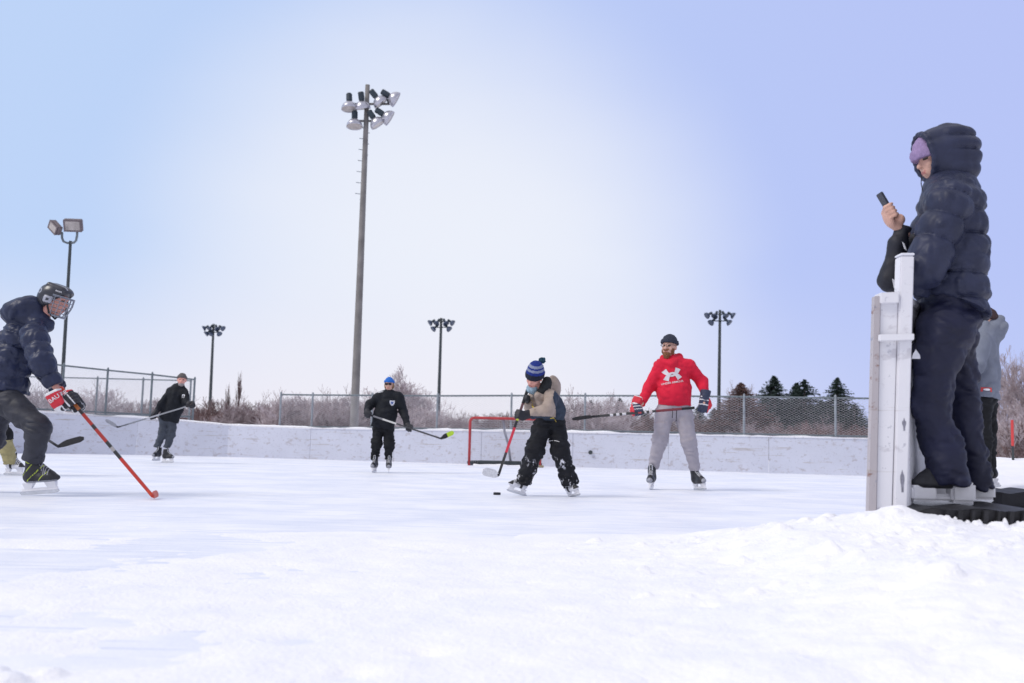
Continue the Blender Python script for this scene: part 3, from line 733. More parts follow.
# ------------------------------------------------------------------ gate, mats, stake
M['rusty'] = board_mat('rusty_angle_iron', (.42, .39, .41), (.20, .09, .06), 1.7)
M['gatew'] = board_mat('gate_white_paint', (.72, .72, .77), (.44, .42, .46), .8)
dg = 4.72
def q4(pts, d, th, name, mt, root, base, bev=.004):
    """plate from four photo corners (clockwise from top left) extruded by th away"""
    f_ = [W(x, y, d) for x, y in pts]; b_ = [p + V(0, th, 0) for p in f_]
    mb = MB(); mb.add(f_ + b_, [(0, 1, 2, 3), (7, 6, 5, 4), (0, 4, 5, 1), (1, 5, 6, 2), (2, 6, 7, 3), (3, 7, 4, 0)]); return mb.build(name, mt, root, base, bevel=bev)
gb_ = V(*W(888, 505, dg)[:2], .25)
gt = empty('rink_gate', gb_, 'worn white rink gate panel with rusty iron edge, beside the phone user', 'gate')
q4([(880, 296), (898.5, 295), (892, 512), (876, 512)], dg + .015, .05, 'gate_panel', M['gatew'], gt, gb_)
q4([(875, 296), (880.6, 296), (876.4, 514), (868.8, 514)], dg, .045, 'angle_iron', M['rusty'], gt, gb_, .002)
q4([(880.8, 292.5), (899.5, 291.5), (899.3, 303), (880.6, 303.5)], dg - .012, .09, 'top_cap', M['gatew'], gt, gb_)
q4([(880, 334.2), (914.5, 333.5), (914.5, 340), (880, 341)], dg - .03, .028, 'hinge_strap', M['gatew'], gt, gb_, .003)
pb_ = V(*W(902, 500, dg)[:2], .25)
gp = empty('gate_post', pb_, 'square white gate post standing right of the gate panel, paint chipped', 'post')
q4([(900.8, 255.5), (914.6, 255.5), (907.5, 512), (894.2, 512)], dg, .075, 'post_tube', M['gatew'], gp, pb_, .006)
q4([(901.4, 252.8), (914.8, 252.8), (915, 255.2), (900.6, 255.2)], dg - .003, .08, 'post_cap', M['boardclean'], gp, pb_, .003)
M['scuff'] = mat('bare_metal_scuff', (.23, .23, .28), .6, .3, 60)
sm = MB(); c = W(902.4, 482, dg - .001); sm.add([c + V(math.cos(a) * .009 * (1 + .25 * math.sin(3 * a)), 0, math.sin(a) * .052 * (1 + .12 * math.sin(5 * a))) for a in np.linspace(0, 2 * math.pi, 20, endpoint=False)], [tuple(range(20))])
sm.build('paint_chip', M['scuff'], gp, pb_)
sm = MB(); c = W(904.2, 425, dg - .001); sm.add([c + V(math.cos(a) * .008 * (1 + .4 * math.sin(3 * a)), 0, math.sin(a) * .03 * (1 + .2 * math.sin(5 * a))) for a in np.linspace(0, 2 * math.pi, 20, endpoint=False)], [tuple(range(20))])
sm.build('paint_chip', M['scuff'], gp, pb_)
# boards that close the corner behind the spectators' legs
eb = V(*W(908, 500, 4.9)[:2], .2)
mb = MB(); a = W(906, 500, 4.86); b = W(944, 500, 5.9); a[2] = b[2] = 0; t = nrm(b - a); nn = np.cross(t, V(0, 0, 1))
mb.obox((a + b) / 2 + V(0, 0, .78), t, np.linalg.norm(b - a) / 2, nn, .02, (0, 0, 1), .50)
rb = empty('rink_boards', eb, 'short white board section right behind the gate post and the legs', 'rink boards')
mb.build('panel', M['gatew'], rb, eb, bevel=.005)
mb = MB(); mb.obox((a + b) / 2 + V(0, 0, 1.30), t, np.linalg.norm(b - a) / 2 + .01, nn, .035, (0, 0, 1), .018); mb.build('cap_rail', M['boardclean'], rb, eb, bevel=.005)
M['mat'] = mat('black_rubber_mat', (.018, .018, .022), .55, .3, 25, bump=.3, bscale=60)
def rubber_mat(poly, d0, d1, zt, th, label, ribs):
    """poly: px of left and right ends; slab from d0 to d1"""
    x0 = W(poly[0], 505, d0)[0]; x1 = W(poly[1], 505, d0)[0]; base = V(x0, d0, zt - th)
    root = empty('rubber_mat', base, label, 'rubber mat'); mb = MB(); n = 24; vs = []; fs = []
    for i in range(n + 1):
        u = i / n; x = x0 + (x1 - x0) * u; dip = -.055 * max(0, 1 - u * 7) ** 1.3 + .006 * math.sin(u * 17) + (-.03 * max(0, (u - .8) * 5) ** 2 * .6)
        yy = .10 * max(0, 1 - u * 6)
        for (y, z) in ((d0 + yy, zt + dip), (d1, zt + dip + .01), (d1, zt + dip - th), (d0 + .012 + yy, zt + dip - th)): vs.append((x, y, z))
        if i: 
            for k in range(4): a = (i - 1) * 4 + k; b = (i - 1) * 4 + (k + 1) % 4; fs.append((a, b, b + 4, a + 4))
    fs.append((0, 1, 2, 3)); fs.append(tuple(n * 4 + k for k in range(4))); mb.add(vs, fs); mb.build('slab', M['mat'], root, base, bevel=.004)
    if ribs:
        for i in range(ribs):
            rm = MB(); u = .22 + .7 * i / ribs; x = x0 + (x1 - x0) * u; rm.obox((x, d0 - .006, zt - th * .5), (1, 0, 0), .008 + .004 * (i % 2), (0, 1, 0), .010, (.1, 0, 1), th * .46); rm.build('moulded_rib', M['mat'], root, base, bevel=.002)
        sm_ = MB()
        for i in range(ribs):
            u = .27 + .68 * i / ribs + .01 * random.random(); x = x0 + (x1 - x0) * u; hh = th * (.10 + .22 * random.random())
            sm_.lathe((x, d0 - .004, zt - th), (0, 0, 1), [(-.01, .02), (hh * .6, .014), (hh * 1.3, .006), (hh * 1.5, 0)], 8)
        sm_.build('packed_snow', M['snow'], root, base, smooth=True)
    return root
rubber_mat((914, 1060), 4.62, 5.22, .295, .062, 'nearer black rubber mat half buried in snow under the skates, ribbed front edge', 8)
rubber_mat((988, 1070), 5.7, 6.2, .335, .085, 'farther black rubber mat, upper right of the ribbed one', 0)
M['stred'] = mat('red_stake_paint', (.60, .06, .06), .5, .1, 9)
q = W(1013, 455, 13.); q[2] = .4; st = empty('marker_stake', q, 'thin snow marker stake, red above and black below, on the mound', 'stake')
a = MB(); a.tube([q + V(0, 0, -.1), V(q[0], q[1], W(1013, 449, 13)[2])], .015, 8); a.tube([V(q[0], q[1], W(1013, 449, 13)[2]), V(q[0], q[1], W(1013, 444, 13)[2])], .015, 8); a.build('lower_stake', M['dark'], st, q)
a = MB(); a.tube([V(q[0], q[1], W(1013, 446, 13)[2]), V(q[0], q[1], W(1013, 420, 13)[2])], .018, 8); a.build('red_sleeve', M['stred'], st, q)
# ------------------------------------------------------------------ people
M['skin'] = mat('skin', (.62, .37, .29), .55, .06, 30); M['skinred'] = mat('cold_flushed_skin', (.68, .34, .28), .55, .06, 30)
M['lips'] = mat('lips', (.45, .17, .15), .5, .05, 30); M['eye'] = mat('eye_dark', (.05, .035, .03), .3, .1, 30)
def head_frame(c, F, U, s=1.):
    F = nrm(F); U = nrm(np.asarray(U, float) - F * (np.asarray(U, float) @ F)); Rr = np.cross(F, U)
    return dict(c=np.asarray(c, float), F=F, U=U, R=Rr, s=s)
def hp(H, r, f, u): return H['c'] + H['s'] * (r * H['R'] + f * H['F'] + u * H['U'])
def head_sdf(H, face=True):
    s = H['s']; ax = (H['R'], H['F'], H['U']); E = lambda r, f, u, a, b, c: ell(hp(H, r, f, u), ax, (a * s, b * s, c * s))
    f = uni(E(0, -.005, .028, .076, .095, .09), E(0, .032, -.045, .056, .064, .068), k=.03)
    if face:
        f = uni(f, cap(hp(H, 0, .086, .012), hp(H, 0, .108, -.020), .009 * s, .015 * s), cap(hp(H, -.034, .080, .032), hp(H, .034, .080, .032), .013 * s), k=.012)
        f = uni(f, E(.04, .065, -.02, .02, .02, .018), E(-.04, .065, -.02, .02, .02, .018), k=.02)
        f = sub(f, uni(E(.031, .098, .012, .016, .012, .011), E(-.031, .098, .012, .016, .012, .011)), .008)
        f = uni(f, cap(hp(H, -.018, .090, -.052), hp(H, .018, .090, -.052), .008 * s), cap(hp(H, -.016, .087, -.064), hp(H, .016, .087, -.064), .009 * s), k=.006)
        f = uni(f, E(.078, -.005, .0, .011, .022, .033), E(-.078, -.005, .0, .011, .022, .033), k=.008)
    return f
def head_mi(H):
    def g(p):
        q = (p - H['c']) / H['s']; r, f, u = q @ H['R'], q @ H['F'], q @ H['U']; mi = np.zeros(len(p), int)
        mi[(f > .07) & (np.abs(np.abs(r) - .031) < .013) & (np.abs(u - .012) < .007)] = 2
        mi[(f > .085) & (np.abs(r) < .022) & (np.abs(u + .057) < .010)] = 1
        return mi
    return g
def PJ(J, d):
    return {k: W(v[0], v[1], d + (v[2] if len(v) > 2 else 0)) for k, v in J.items()}
def person(label, P, H, foot, o):
    """body: one continuous mesh under the clothes"""
    base = V(foot[0], foot[1], foot[2]); s = o.get('s', 1.)
    hd = head_sdf(H); side = P['sR'] - P['sL']
    fs = [hd, cap(hp(H, 0, -.02, -.05), P['nk'] + (P['che'] - P['nk']) * .1, .052 * s, .058 * s), ecap(P['pel'], P['che'], .10 * s, .11 * s, side, 1.3),
          cap(P['sL'], P['sR'], .05 * s), cap(P['nk'], P['che'], .055 * s, .09 * s)]
    for a in 'LR':
        fs += [cap(P['s' + a], P['e' + a], .046 * s, .036 * s), cap(P['e' + a], P['w' + a], .036 * s, .026 * s),
               cap(P['h' + a], P['k' + a], .075 * s, .052 * s), cap(P['k' + a], P['a' + a] * .86 + P['k' + a] * .14, .05 * s, .036 * s)]
        if 'g' + a in P: fs += [cap(P['w' + a], P['g' + a], .024 * s, .03 * s)]
    fs += o.get('extra', [])
    f = uni(*fs, k=.025 * s)
    if 'nosm' in o: f = uni(f, *o['nosm'], k=.004)
    b = blob('person', f, P['che'] * .5 + P['pel'] * .5, 1.25, o.get('h', .01), [o.get('skin', M['skin']), M['lips'], M['eye']], None, base, head_mi(H))
    tag(b, label, 'person', o.get('group'))
    b.name = 'person'
    return b, base
def jacket_sdf(P, o):
    s = o.get('s', 1.); side = P['sR'] - P['sL']; q = o.get('quilt'); rc, rw, rh = o['torso']; w = o.get('w', 1.25)
    mid = P.get('mid', P['che'] * .5 + P['hem'] * .5)
    t = uni(ecap(P['hem'], mid, rh, rw, side, w, q), ecap(mid, P['che'], rw, rc, side, w, q, o.get('ph', .5)), k=.05)
    t = cut(t, P['hem'], o.get('hemn', P['hem'] - P['che']))
    ra, re, rw_ = o['arm']; qa = o.get('quilta', q)
    sh = uni(cap(P['sL'], P['nk'], ra * .95, .07 * s), cap(P['sR'], P['nk'], ra * .95, .07 * s), k=.04)
    t = uni(t, sh, k=.06)
    arms = []
    for a in 'LR':
        A = uni(cap(P['s' + a], P['e' + a], ra, re, qa), cap(P['e' + a], P['w' + a], re, rw_, qa), k=.03)
        arms.append(cut(A, P['w' + a], P['w' + a] - P['e' + a]) if o.get('cuffcut', True) else A)
    return uni(t, *arms, k=o.get('ak', .02))
def trousers_sdf(P, o):
    rh, rk, ra = o['leg']; side = P['hR'] - P['hL']; L_ = []
    for a in 'LR':
        A = uni(cap(P['h' + a], P['k' + a], rh, rk), cap(P['k' + a], P['a' + a], rk, ra), k=.05)
        L_.append(cut(A, P['a' + a], P['a' + a] - P['k' + a]))
    hips = ecap(P['pel'], P['pel'] + (P['hem'] - P['pel']) * 0 + nrm(P['che'] - P['pel']) * o.get('rise', .08), o['hip'], o['hip'] * .95, P['sR'] - P['sL'], o.get('hw', 1.15))
    return uni(uni(L_[0], L_[1], k=.015), hips, k=.05)
def grip(wr, gp, ax, s=1., r=.012, back=None):
    """a hand closed round a stick with the axis ax at gp: palm, four fingers, thumb"""
    ax = nrm(ax); w = np.asarray(wr, float) - gp; w = nrm(w - ax * (w @ ax)); n = np.cross(ax, w); fs = []
    palm = ell(gp + w * .030 * s + n * .018 * s, (ax, w, n), (.046 * s, .042 * s, .017 * s + r * .4))
    for i, k in enumerate((.92, 1.04, 1., .84)):
        o = gp + ax * (i - 1.5) * .0215 * s
        p = [o + w * .022 * s + n * .026 * s, o - w * .012 * k * s + n * .036 * s, o - w * .036 * k * s + n * .010 * s, o - w * .022 * k * s - n * .020 * s]
        fs.append(uni(cap(p[0], p[1], r), cap(p[1], p[2], r * .95), cap(p[2], p[3], r * .85), k=.004))
    o = gp + ax * -.030 * s
    p = [gp + w * .045 * s - ax * .030 * s, o + w * .012 * s - n * .028 * s, gp - w * .014 * s - n * .034 * s]
    th = uni(cap(p[0], p[1], r * 1.2), cap(p[1], p[2], r), k=.005)
    return uni(uni(palm, cap(gp + w * .05 * s, wr, .024 * s + r * .4), k=.02), *fs, th, k=.006)
# ---- skates
M['steel'] = mat('skate_steel', (.60, .62, .66), .25, .1, 30, metal=.8)
M['holder'] = mat('white_skate_holder', (.80, .80, .83), .4, .06, 20)
M['bootb'] = mat('black_skate_boot', (.02, .021, .026), .45, .3, 40)
M['bootw'] = mat('white_skate_boot', (.70, .71, .76), .4, .08, 20)
M['lace'] = mat('pale_laces', (.55, .56, .60), .7, .1, 60)
M['neon'] = mat('neon_yellow_trim', (.50, .62, .05), .5, .1, 30)
M['greyboot'] = mat('grey_boot_panel', (.28, .29, .33), .5, .2, 30)
def skate_proto(mats, matfn, goalie=False):
    X, Y, Z = np.eye(3)
    f = uni(ell((-.055, 0, .125), (X, Y, Z), (.062, .038, .050)), ell((.070, 0, .107), (X, Y, Z), (.085, .043, .032)), cap((-.04, 0, .12), (.06, 0, .112), .036, .035),
            cap((-.055, 0, .14), (-.045, 0, .235), .044, .047), cap((.09, 0, .13), (-.01, 0, .20), .026, .036), k=.03)
    f = sub(f, ell((-.045, 0, .285), (X, Y, Z), (.046, .033, .040)), .008)
    f = uni(f, cap((-.005, 0, .20), (.004, 0, .268), .026, .022), k=.012)
    f = cut(f, (0, 0, .082), (0, 0, -1))
    lo, hi = V(-.15, -.06, .07), V(.19, .06, .31); v, q = polygonise(f, lo, hi, .0065)
    me = mesh_np('skate', v, q, mats, matfn(v[q].mean(1)))
    hb = MB()
    if goalie: hb.obox((-.085, 0, .066), X, .060, Y, .034, Z, .046); hb.obox((.105, 0, .060), X, .060, Y, .036, Z, .036); hb.obox((.01, 0, .040), X, .150, Y, .012, Z, .018)
    else:
        for x0, x1, x2, x3 in ((-.115, -.035, -.105, -.055), (.045, .125, .065, .130)):
            hb.add([(x0, -.022, .083), (x1, -.022, .083), (x1, .022, .083), (x0, .022, .083), (x2, -.008, .040), (x3, -.008, .040), (x3, .008, .040), (x2, .008, .040)],
                   [(0, 1, 2, 3), (4, 7, 6, 5), (0, 4, 5, 1), (1, 5, 6, 2), (2, 6, 7, 3), (3, 7, 4, 0)])
        hb.add([(-.125, -.007, .046), (.135, -.007, .046), (.135, .007, .046), (-.125, .007, .046), (-.13, -.007, .026), (.14, -.007, .026), (.14, .007, .026), (-.13, .007, .026)],
               [(0, 1, 2, 3), (4, 7, 6, 5), (0, 4, 5, 1), (1, 5, 6, 2), (2, 6, 7, 3), (3, 7, 4, 0)])
    h = hb.build('holder', M['holder'], bevel=.014 if goalie else .002); col.objects.unlink(h)
    bb = MB(); pr = [(-.138, .026), (-.146, .014), (-.132, .003), (-.09, 0), (.09, 0), (.132, .004), (.150, .016), (.142, .027)]
    n = len(pr); bb.add([(x, -.0022, z) for x, z in pr] + [(x, .0022, z) for x, z in pr], [tuple(range(n)), tuple(range(2 * n - 1, n - 1, -1))] + [(i, (i + 1) % n, (i + 1) % n + n, i + n) for i in range(n)])
    b = bb.build('blade', M['steel']); col.objects.unlink(b)
    return me, h.data, b.data
def mf_black(p):
    mi = np.zeros(len(p), int); mi[(p[:, 0] > .012) & (p[:, 0] < .085) & (p[:, 2] > .128) & (np.sin(p[:, 0] * 420) > .1) & (abs(p[:, 1]) < .024)] = 1
    mi[(p[:, 0] > .125)] = 2; return mi
def mf_neon(p):
    mi = np.zeros(len(p), int); t = p[:, 2] - .10 - .9 * (p[:, 0] + .06)
    mi[(abs(np.sin(t * 42)) < .10) & (p[:, 0] < .08) & (p[:, 2] < .21)] = 1; mi[(p[:, 2] > .215) & (np.sin(p[:, 2] * 130 + p[:, 0] * 60) > .1)] = 1
    mi[(p[:, 0] > .02) & (p[:, 0] < .09) & (p[:, 2] > .13) & (np.sin(p[:, 0] * 400) > .3)] = 2; mi[p[:, 2] < .092] = 2; return mi
def mf_white(p):
    mi = np.zeros(len(p), int); mi[(p[:, 0] > .10) & (p[:, 2] > .105)] = 1; mi[(p[:, 2] > .13) & (p[:, 0] > .01) & (np.sin(p[:, 0] * 330) > .2)] = 1
    mi[(abs(p[:, 0] + .02) < .018) & (p[:, 2] < .16)] = 1; return mi
SK = {'black': skate_proto([M['bootb'], M['lace'], M['greyboot']], mf_black), 'neon': skate_proto([M['bootb'], M['neon'], M['greyboot']], mf_neon),
      'white': skate_proto([M['bootw'], M['bootb']], mf_white), 'goal': skate_proto([M['bootb'], M['bootw']], lambda p: ((p[:, 0] < -.03) & (p[:, 2] < .16)).astype(int), True)}
def skate(parent, base, kind, bottom, fwd, up=(0, 0, 1), s=1.):
    me, hm, bm_ = SK[kind]; up = nrm(up); f = np.asarray(fwd, float); f = nrm(f - up * (f @ up)); y = np.cross(up, f); b = np.asarray(bottom, float) - base
    mw = Matrix(((f[0] * s, y[0] * s, up[0] * s, b[0]), (f[1] * s, y[1] * s, up[1] * s, b[1]), (f[2] * s, y[2] * s, up[2] * s, b[2]), (0, 0, 0, 1)))
    o = link_mesh('skate', me, parent); o.matrix_local = mw
    link_mesh('holder', hm, o); link_mesh('blade', bm_, o)
    return o
# ---- sticks
M['tape'] = mat('black_stick_tape', (.02, .02, .024), .8, .3, 60); M['tapew'] = mat('worn_white_tape', (.72, .72, .73), .85, .15, 60)
def banded(name, cols, L):
    """shaft paint: bands along local X"""
    mt, nt, b = new_mat(name); N, Lk = nt.nodes, nt.links; tc = N.new('ShaderNodeTexCoord'); sp = N.new('ShaderNodeSeparateXYZ'); Lk.new(tc.outputs['UV'], sp.inputs[0])
    cr = N.new('ShaderNodeValToRGB'); cr.color_ramp.interpolation = 'CONSTANT'; e = cr.color_ramp.elements
    while len(e) > 1: e.remove(e[-1])
    e[0].position = 0; e[0].color = (*cols[0][1], 1)
    for t, c in cols[1:]: k = e.new(t); k.color = (*c, 1)
    Lk.new(sp.outputs['X'], cr.inputs[0]); Lk.new(cr.outputs[0], b.inputs['Base Color']); b.inputs['Roughness'].default_value = .35; return mt
def stick(label, butt, heel, tip, shaft_cols, blade_mats, bup=(0, 0, 1), grip_len=.0, bh=.07, gripmat=None, curve=.02, tipfrac=1.1, knob=True, wide=(1, 0, 0)):
    butt, heel, tip = (np.asarray(x, float) for x in (butt, heel, tip)); base = heel
    root = empty('hockey_stick', base, label, 'hockey stick')
    t = nrm(heel - butt); ln = np.linalg.norm(heel - butt); sd_ = np.asarray(wide, float); sd_ = nrm(sd_ - t * (sd_ @ t)); w2 = np.cross(t, sd_)
    hx, hy = .0130, .0095; me = bpy.data.meshes.new('shaft'); vs = []; K = 12
    for i in range(K + 1):
        c = butt + t * ln * i / K; k_ = 1 - .25 * max(0, i / K - .8) * 5 * .3
        for a, b in ((-1, -1), (1, -1), (1, 1), (-1, 1)): vs.append(tuple(c + sd_ * hx * a * k_ + w2 * hy * b * k_ - base))
    fs = [(0, 3, 2, 1), tuple(K * 4 + j for j in range(4))]
    for i in range(K):
        for j in range(4): fs.append((i * 4 + j, i * 4 + (j + 1) % 4, i * 4 + 4 + (j + 1) % 4, i * 4 + 4 + j))
    me.from_pydata(vs, [], fs); uv = me.uv_layers.new(name='UVMap')
    for lp in me.loops: uv.data[lp.index].uv = (lp.vertex_index // 4 / K, 0)
    me.materials.append(shaft_cols if not isinstance(shaft_cols, list) else banded('stick_shaft_paint', shaft_cols, ln)); link_mesh('shaft', me, root)
    # blade
    bd = tip - heel; bl = np.linalg.norm(bd); bu = np.asarray(bup, float); bu = nrm(bu - nrm(bd) * (bu @ nrm(bd))); nn = np.cross(nrm(bd), bu); K = 12
    def blade(u0, u1, name, mt):
        vs = []; fs = []; n_ = 8
        for i in range(n_ + 1):
            u = u0 + (u1 - u0) * i / n_; c = heel + bd * u + nn * curve * (u ** 2) ; h = bh * (.42 + .58 * min(1, u * 3.5)) * (1 - .55 * max(0, (u - .82) / .18) ** 2) * .5; th = .0055 * (1 - .4 * u)
            c = c + bu * (bh * .12 * min(1, u * 3))
            for a, b in ((-1, -1), (1, -1), (1, 1), (-1, 1)): vs.append(tuple(c + bu * h * a + nn * th * b - base))
        fs = [(0, 3, 2, 1), tuple(n_ * 4 + j for j in range(4))]
        for i in range(n_):
            for j in range(4): fs.append((i * 4 + j, i * 4 + (j + 1) % 4, i * 4 + 4 + (j + 1) % 4, i * 4 + 4 + j))
        m_ = MB(); m_.add([V(*v) + base for v in vs], fs); return m_.build(name, mt, root, base, bevel=.0012)
    if isinstance(blade_mats, (list, tuple)): 
        blade(-.02, .5, 'blade', blade_mats[0]); blade(.503, 1, 'blade_tip', blade_mats[1])
    else: blade(-.02, 1, 'blade', blade_mats)
    hs = MB(); hs.tube([heel - t * .07, heel - t * .02, heel + bd * .07], [.013, .015, .016], 8); hs.build('hosel', gripmat or M['tape'], root, base)
    if knob:
        g = MB(); g.tube([butt - t * .004, butt + t * .02], .019, 8); g.tube([butt + t * .0205, butt + t * .16], .0175, 8); g.build('grip_tape', gripmat or M['tape'], root, base)
    return root
# ---- decals that lie on a cloth surface
def font_polys(txt):
    cu = bpy.data.curves.new('t', 'FONT'); cu.body = txt; cu.align_x = 'CENTER'; cu.align_y = 'CENTER'; cu.resolution_u = 3; cu.offset = .012
    o = bpy.data.objects.new('t', cu); col.objects.link(o); dg_ = bpy.context.evaluated_depsgraph_get(); me = bpy.data.meshes.new_from_object(o.evaluated_get(dg_))
    vs = np.array([v.co[:2] for v in me.vertices]); fs = [tuple(p.vertices) for p in me.polygons]; bpy.data.objects.remove(o); bpy.data.meshes.remove(me)
    vs = vs - (vs.min(0) + vs.max(0)) / 2; h = np.ptp(vs[:, 1]); return vs / h, fs
def decal(name, vs, fs, target, tbase, c, X_, Y_, h, mt, parent, base, off=.004, lift=.6):
    me = target.data; bv = BVHTree.FromPolygons([v.co[:] for v in me.vertices], [tuple(p.vertices) for p in me.polygons])
    X_ = nrm(X_); Y_ = nrm(np.asarray(Y_, float) - X_ * (np.asarray(Y_, float) @ X_)); Nn = np.cross(X_, Y_); Nn = Nn if Nn @ (CAM - c) > 0 else -Nn; out = []
    for v in vs:
        p = c + X_ * v[0] * h + Y_ * v[1] * h; o_ = p + Nn * lift - tbase; hit = bv.ray_cast(Vector(o_), Vector(-Nn))
        out.append((np.array(hit[0]) + tbase + Nn * off) if hit[0] is not None else p)
    m_ = MB(); m_.add(out, fs); return m_.build(name, mt, parent, base)
def grid_faces(vs, fs, n=1): return vs, fs

# ================================================================== 1. left skater in the helmet
d = 8.65
M['puff'] = mat('navy_quilted_nylon', (.022, .029, .066), .42, .2, 14, bump=.12, bscale=55, spec=.32)
M['charcoal'] = mat('charcoal_snow_pants', (.030, .032, .044), .6, .2, 14, bump=.15, bscale=50)
M['helm'] = mat('black_helmet_shell', (.028, .030, .042), .3, .15, 20, spec=.6)
M['helmg'] = mat('grey_helmet_vent', (.33, .34, .40), .4, .15, 30)
M['cage'] = mat('steel_cage', (.26, .28, .33), .3, .1, 30, metal=.6)
P = PJ({'nk': (42, 322, 0), 'che': (17, 342, .02), 'pel': (2, 398, .05), 'hem': (8, 391, .02), 'mid': (8, 366, 0), 'sL': (34, 336, -.17), 'eL': (42, 362, -.27), 'wL': (55, 386, -.24),
        'sR': (34, 334, .19), 'eR': (38, 362, .24), 'wR': (58, 388, .05), 'hL': (10, 403, -.09), 'kL': (39, 428, -.16), 'aL': (32.5, 461, -.10),
        'hR': (-2, 403, .13), 'kR': (-8, 440, .16), 'aR': (-34, 470, .18), 'gL': (62, 396, -.22), 'gR': (69, 396, .02)}, d)
H = head_frame(W(54.5, 300.5, d), (1, -.05, -.26), (.26, 0, 1), 1.13)
pr, base = person('teenager in navy puffy jacket and caged black helmet leaning over a red stick', P, H, G(14, d), dict(h=.010, skin=M['skinred'], s=.92))
jo = dict(torso=(.165, .165, .17), w=1.2, arm=(.116, .098, .070), quilt=(.115, .027), quilta=(.12, .028), s=.9, ak=.012, hemn=V(-.2, 0, -1))
jk = folds(jacket_sdf(P, jo), .005, 20, seed=1.)
hoodc = W(27, 310, d)
hood = folds(uni(ell(W(23, 309, d), (nrm(V(1, 0, .35)), (0, 1, 0), nrm(V(-.35, 0, 1))), (.195, .16, .105)), cap(W(36, 318, d), W(18, 318, d), .115, .10), cap(W(38, 325, d - .02), W(47, 325, d - .03), .10, .065), k=.05), .006, 14, seed=4.)
jm = blob('jacket', uni(jk, hood, k=.02), P['che'], 1.0, .0085, M['puff'], pr, base)
tr = folds(trousers_sdf(P, dict(leg=(.13, .100, .090), hip=.155, rise=.02, hw=1.1)), .009, 10, dirn=(0.2, 0, 1), seed=2.)
blob('trousers', tr, P['kL'], 1.0, .009, M['charcoal'], pr, base)
# helmet
hx = (H['R'], H['F'], H['U'])
hs_ = uni(ell(hp(H, 0, -.010, .045), hx, (.108, .138, .100)), ell(hp(H, 0, -.055, -.005), hx, (.098, .090, .090)), ell(hp(H, 0, .06, .075), hx, (.085, .075, .055)), k=.03)
hs_ = uni(hs_, cap(hp(H, .055, -.05, .108), hp(H, .06, .07, .095), .022), cap(hp(H, -.055, -.05, .108), hp(H, -.06, .07, .095), .022), k=.02)
hs_ = cut(hs_, hp(H, 0, .06, .028), -H['U'] * .8 + H['F'] * .75)
hs_ = uni(hs_, ell(hp(H, .088, -.01, -.01), hx, (.018, .045, .045)), ell(hp(H, -.088, -.01, -.01), hx, (.018, .045, .045)), k=.01)
def hmi(p):
    q = (p - H['c']) / H['s']; r, f, u = q @ H['R'], q @ H['F'], q @ H['U']; mi = np.zeros(len(p), int)
    mi[(abs(r) > .085) & (abs(f + .005) < .035) & (abs(u + .005) < .026)] = 1; mi[(abs(r) > .085) & (abs(f + .005) < .012) & (abs(u + .005) < .01)] = 0
    mi[(abs(r) > .05) & (((f + .10) / .022) ** 2 + ((u - .045) / .022) ** 2 < 1) & (((f + .10) / .010) ** 2 + ((u - .045) / .012) ** 2 > 1)] = 1
    mi[(u > .085) & (abs(f - .0) < .10) & (abs(abs(r) - .045) < .006)] = 1
    return mi
he = blob('helmet', hs_, H['c'], .3, .006, [M['helm'], M['helmg']], pr, base, hmi)
vsT, fsT = font_polys('BAUER'); decal('maker_lettering', vsT, fsT, he, base, hp(H, -.09, .055, .075) if (hp(H, -.09, 0, 0) - CAM)[1] < (hp(H, .09, 0, 0) - CAM)[1] else hp(H, .09, .055, .075), H['F'] * 1. - H['U'] * .05, H['U'], .013, M['holder'], he, base, .003, .3)
cg = MB()
def cgp(th, u):   # th angle round the face
    rr = .118 * (1 - .25 * max(0, -(u + .02)) / .1); return hp(H, math.sin(th) * .098 * rr / .118, .01 + math.cos(th) * (rr + .018), u)
for u in (.035, .005, -.025, -.055, -.085, -.108): cg.tube([cgp(t, u) for t in np.linspace(-1.45, 1.45, 15)], .0034, 5)
for t in np.linspace(-1.3, 1.3, 9): cg.tube([cgp(t, u) for u in np.linspace(.04, -.112, 7)], .0034, 5)
cg.tube([cgp(t, .042) for t in np.linspace(-1.45, 1.45, 15)], .006, 6); cg.tube([cgp(t, -.114) for t in np.linspace(-1.2, 1.2, 13)], .008, 6)
cg.build('face_cage', M['cage'], he, base)
st_ = MB(); st_.tube([hp(H, -.09, .0, -.04), hp(H, -.08, .03, -.10), hp(H, 0, .05, -.135), hp(H, .08, .03, -.10), hp(H, .09, 0, -.04)], .009, 6); st_.build('chin_strap', M['tape'], he, base)
for a, bot, fw in (('L', (39.5, 494.2, -.10), (1, -.12, 0)), ('R', (-30, 490, .2), (1, .1, -.2))):
    b_ = W(bot[0], bot[1], d + bot[2]); skate(pr, base, 'neon', (b_[0], b_[1], max(0., b_[2]) if a == 'L' else .02), fw, (-.10, 0, 1), 1.22)
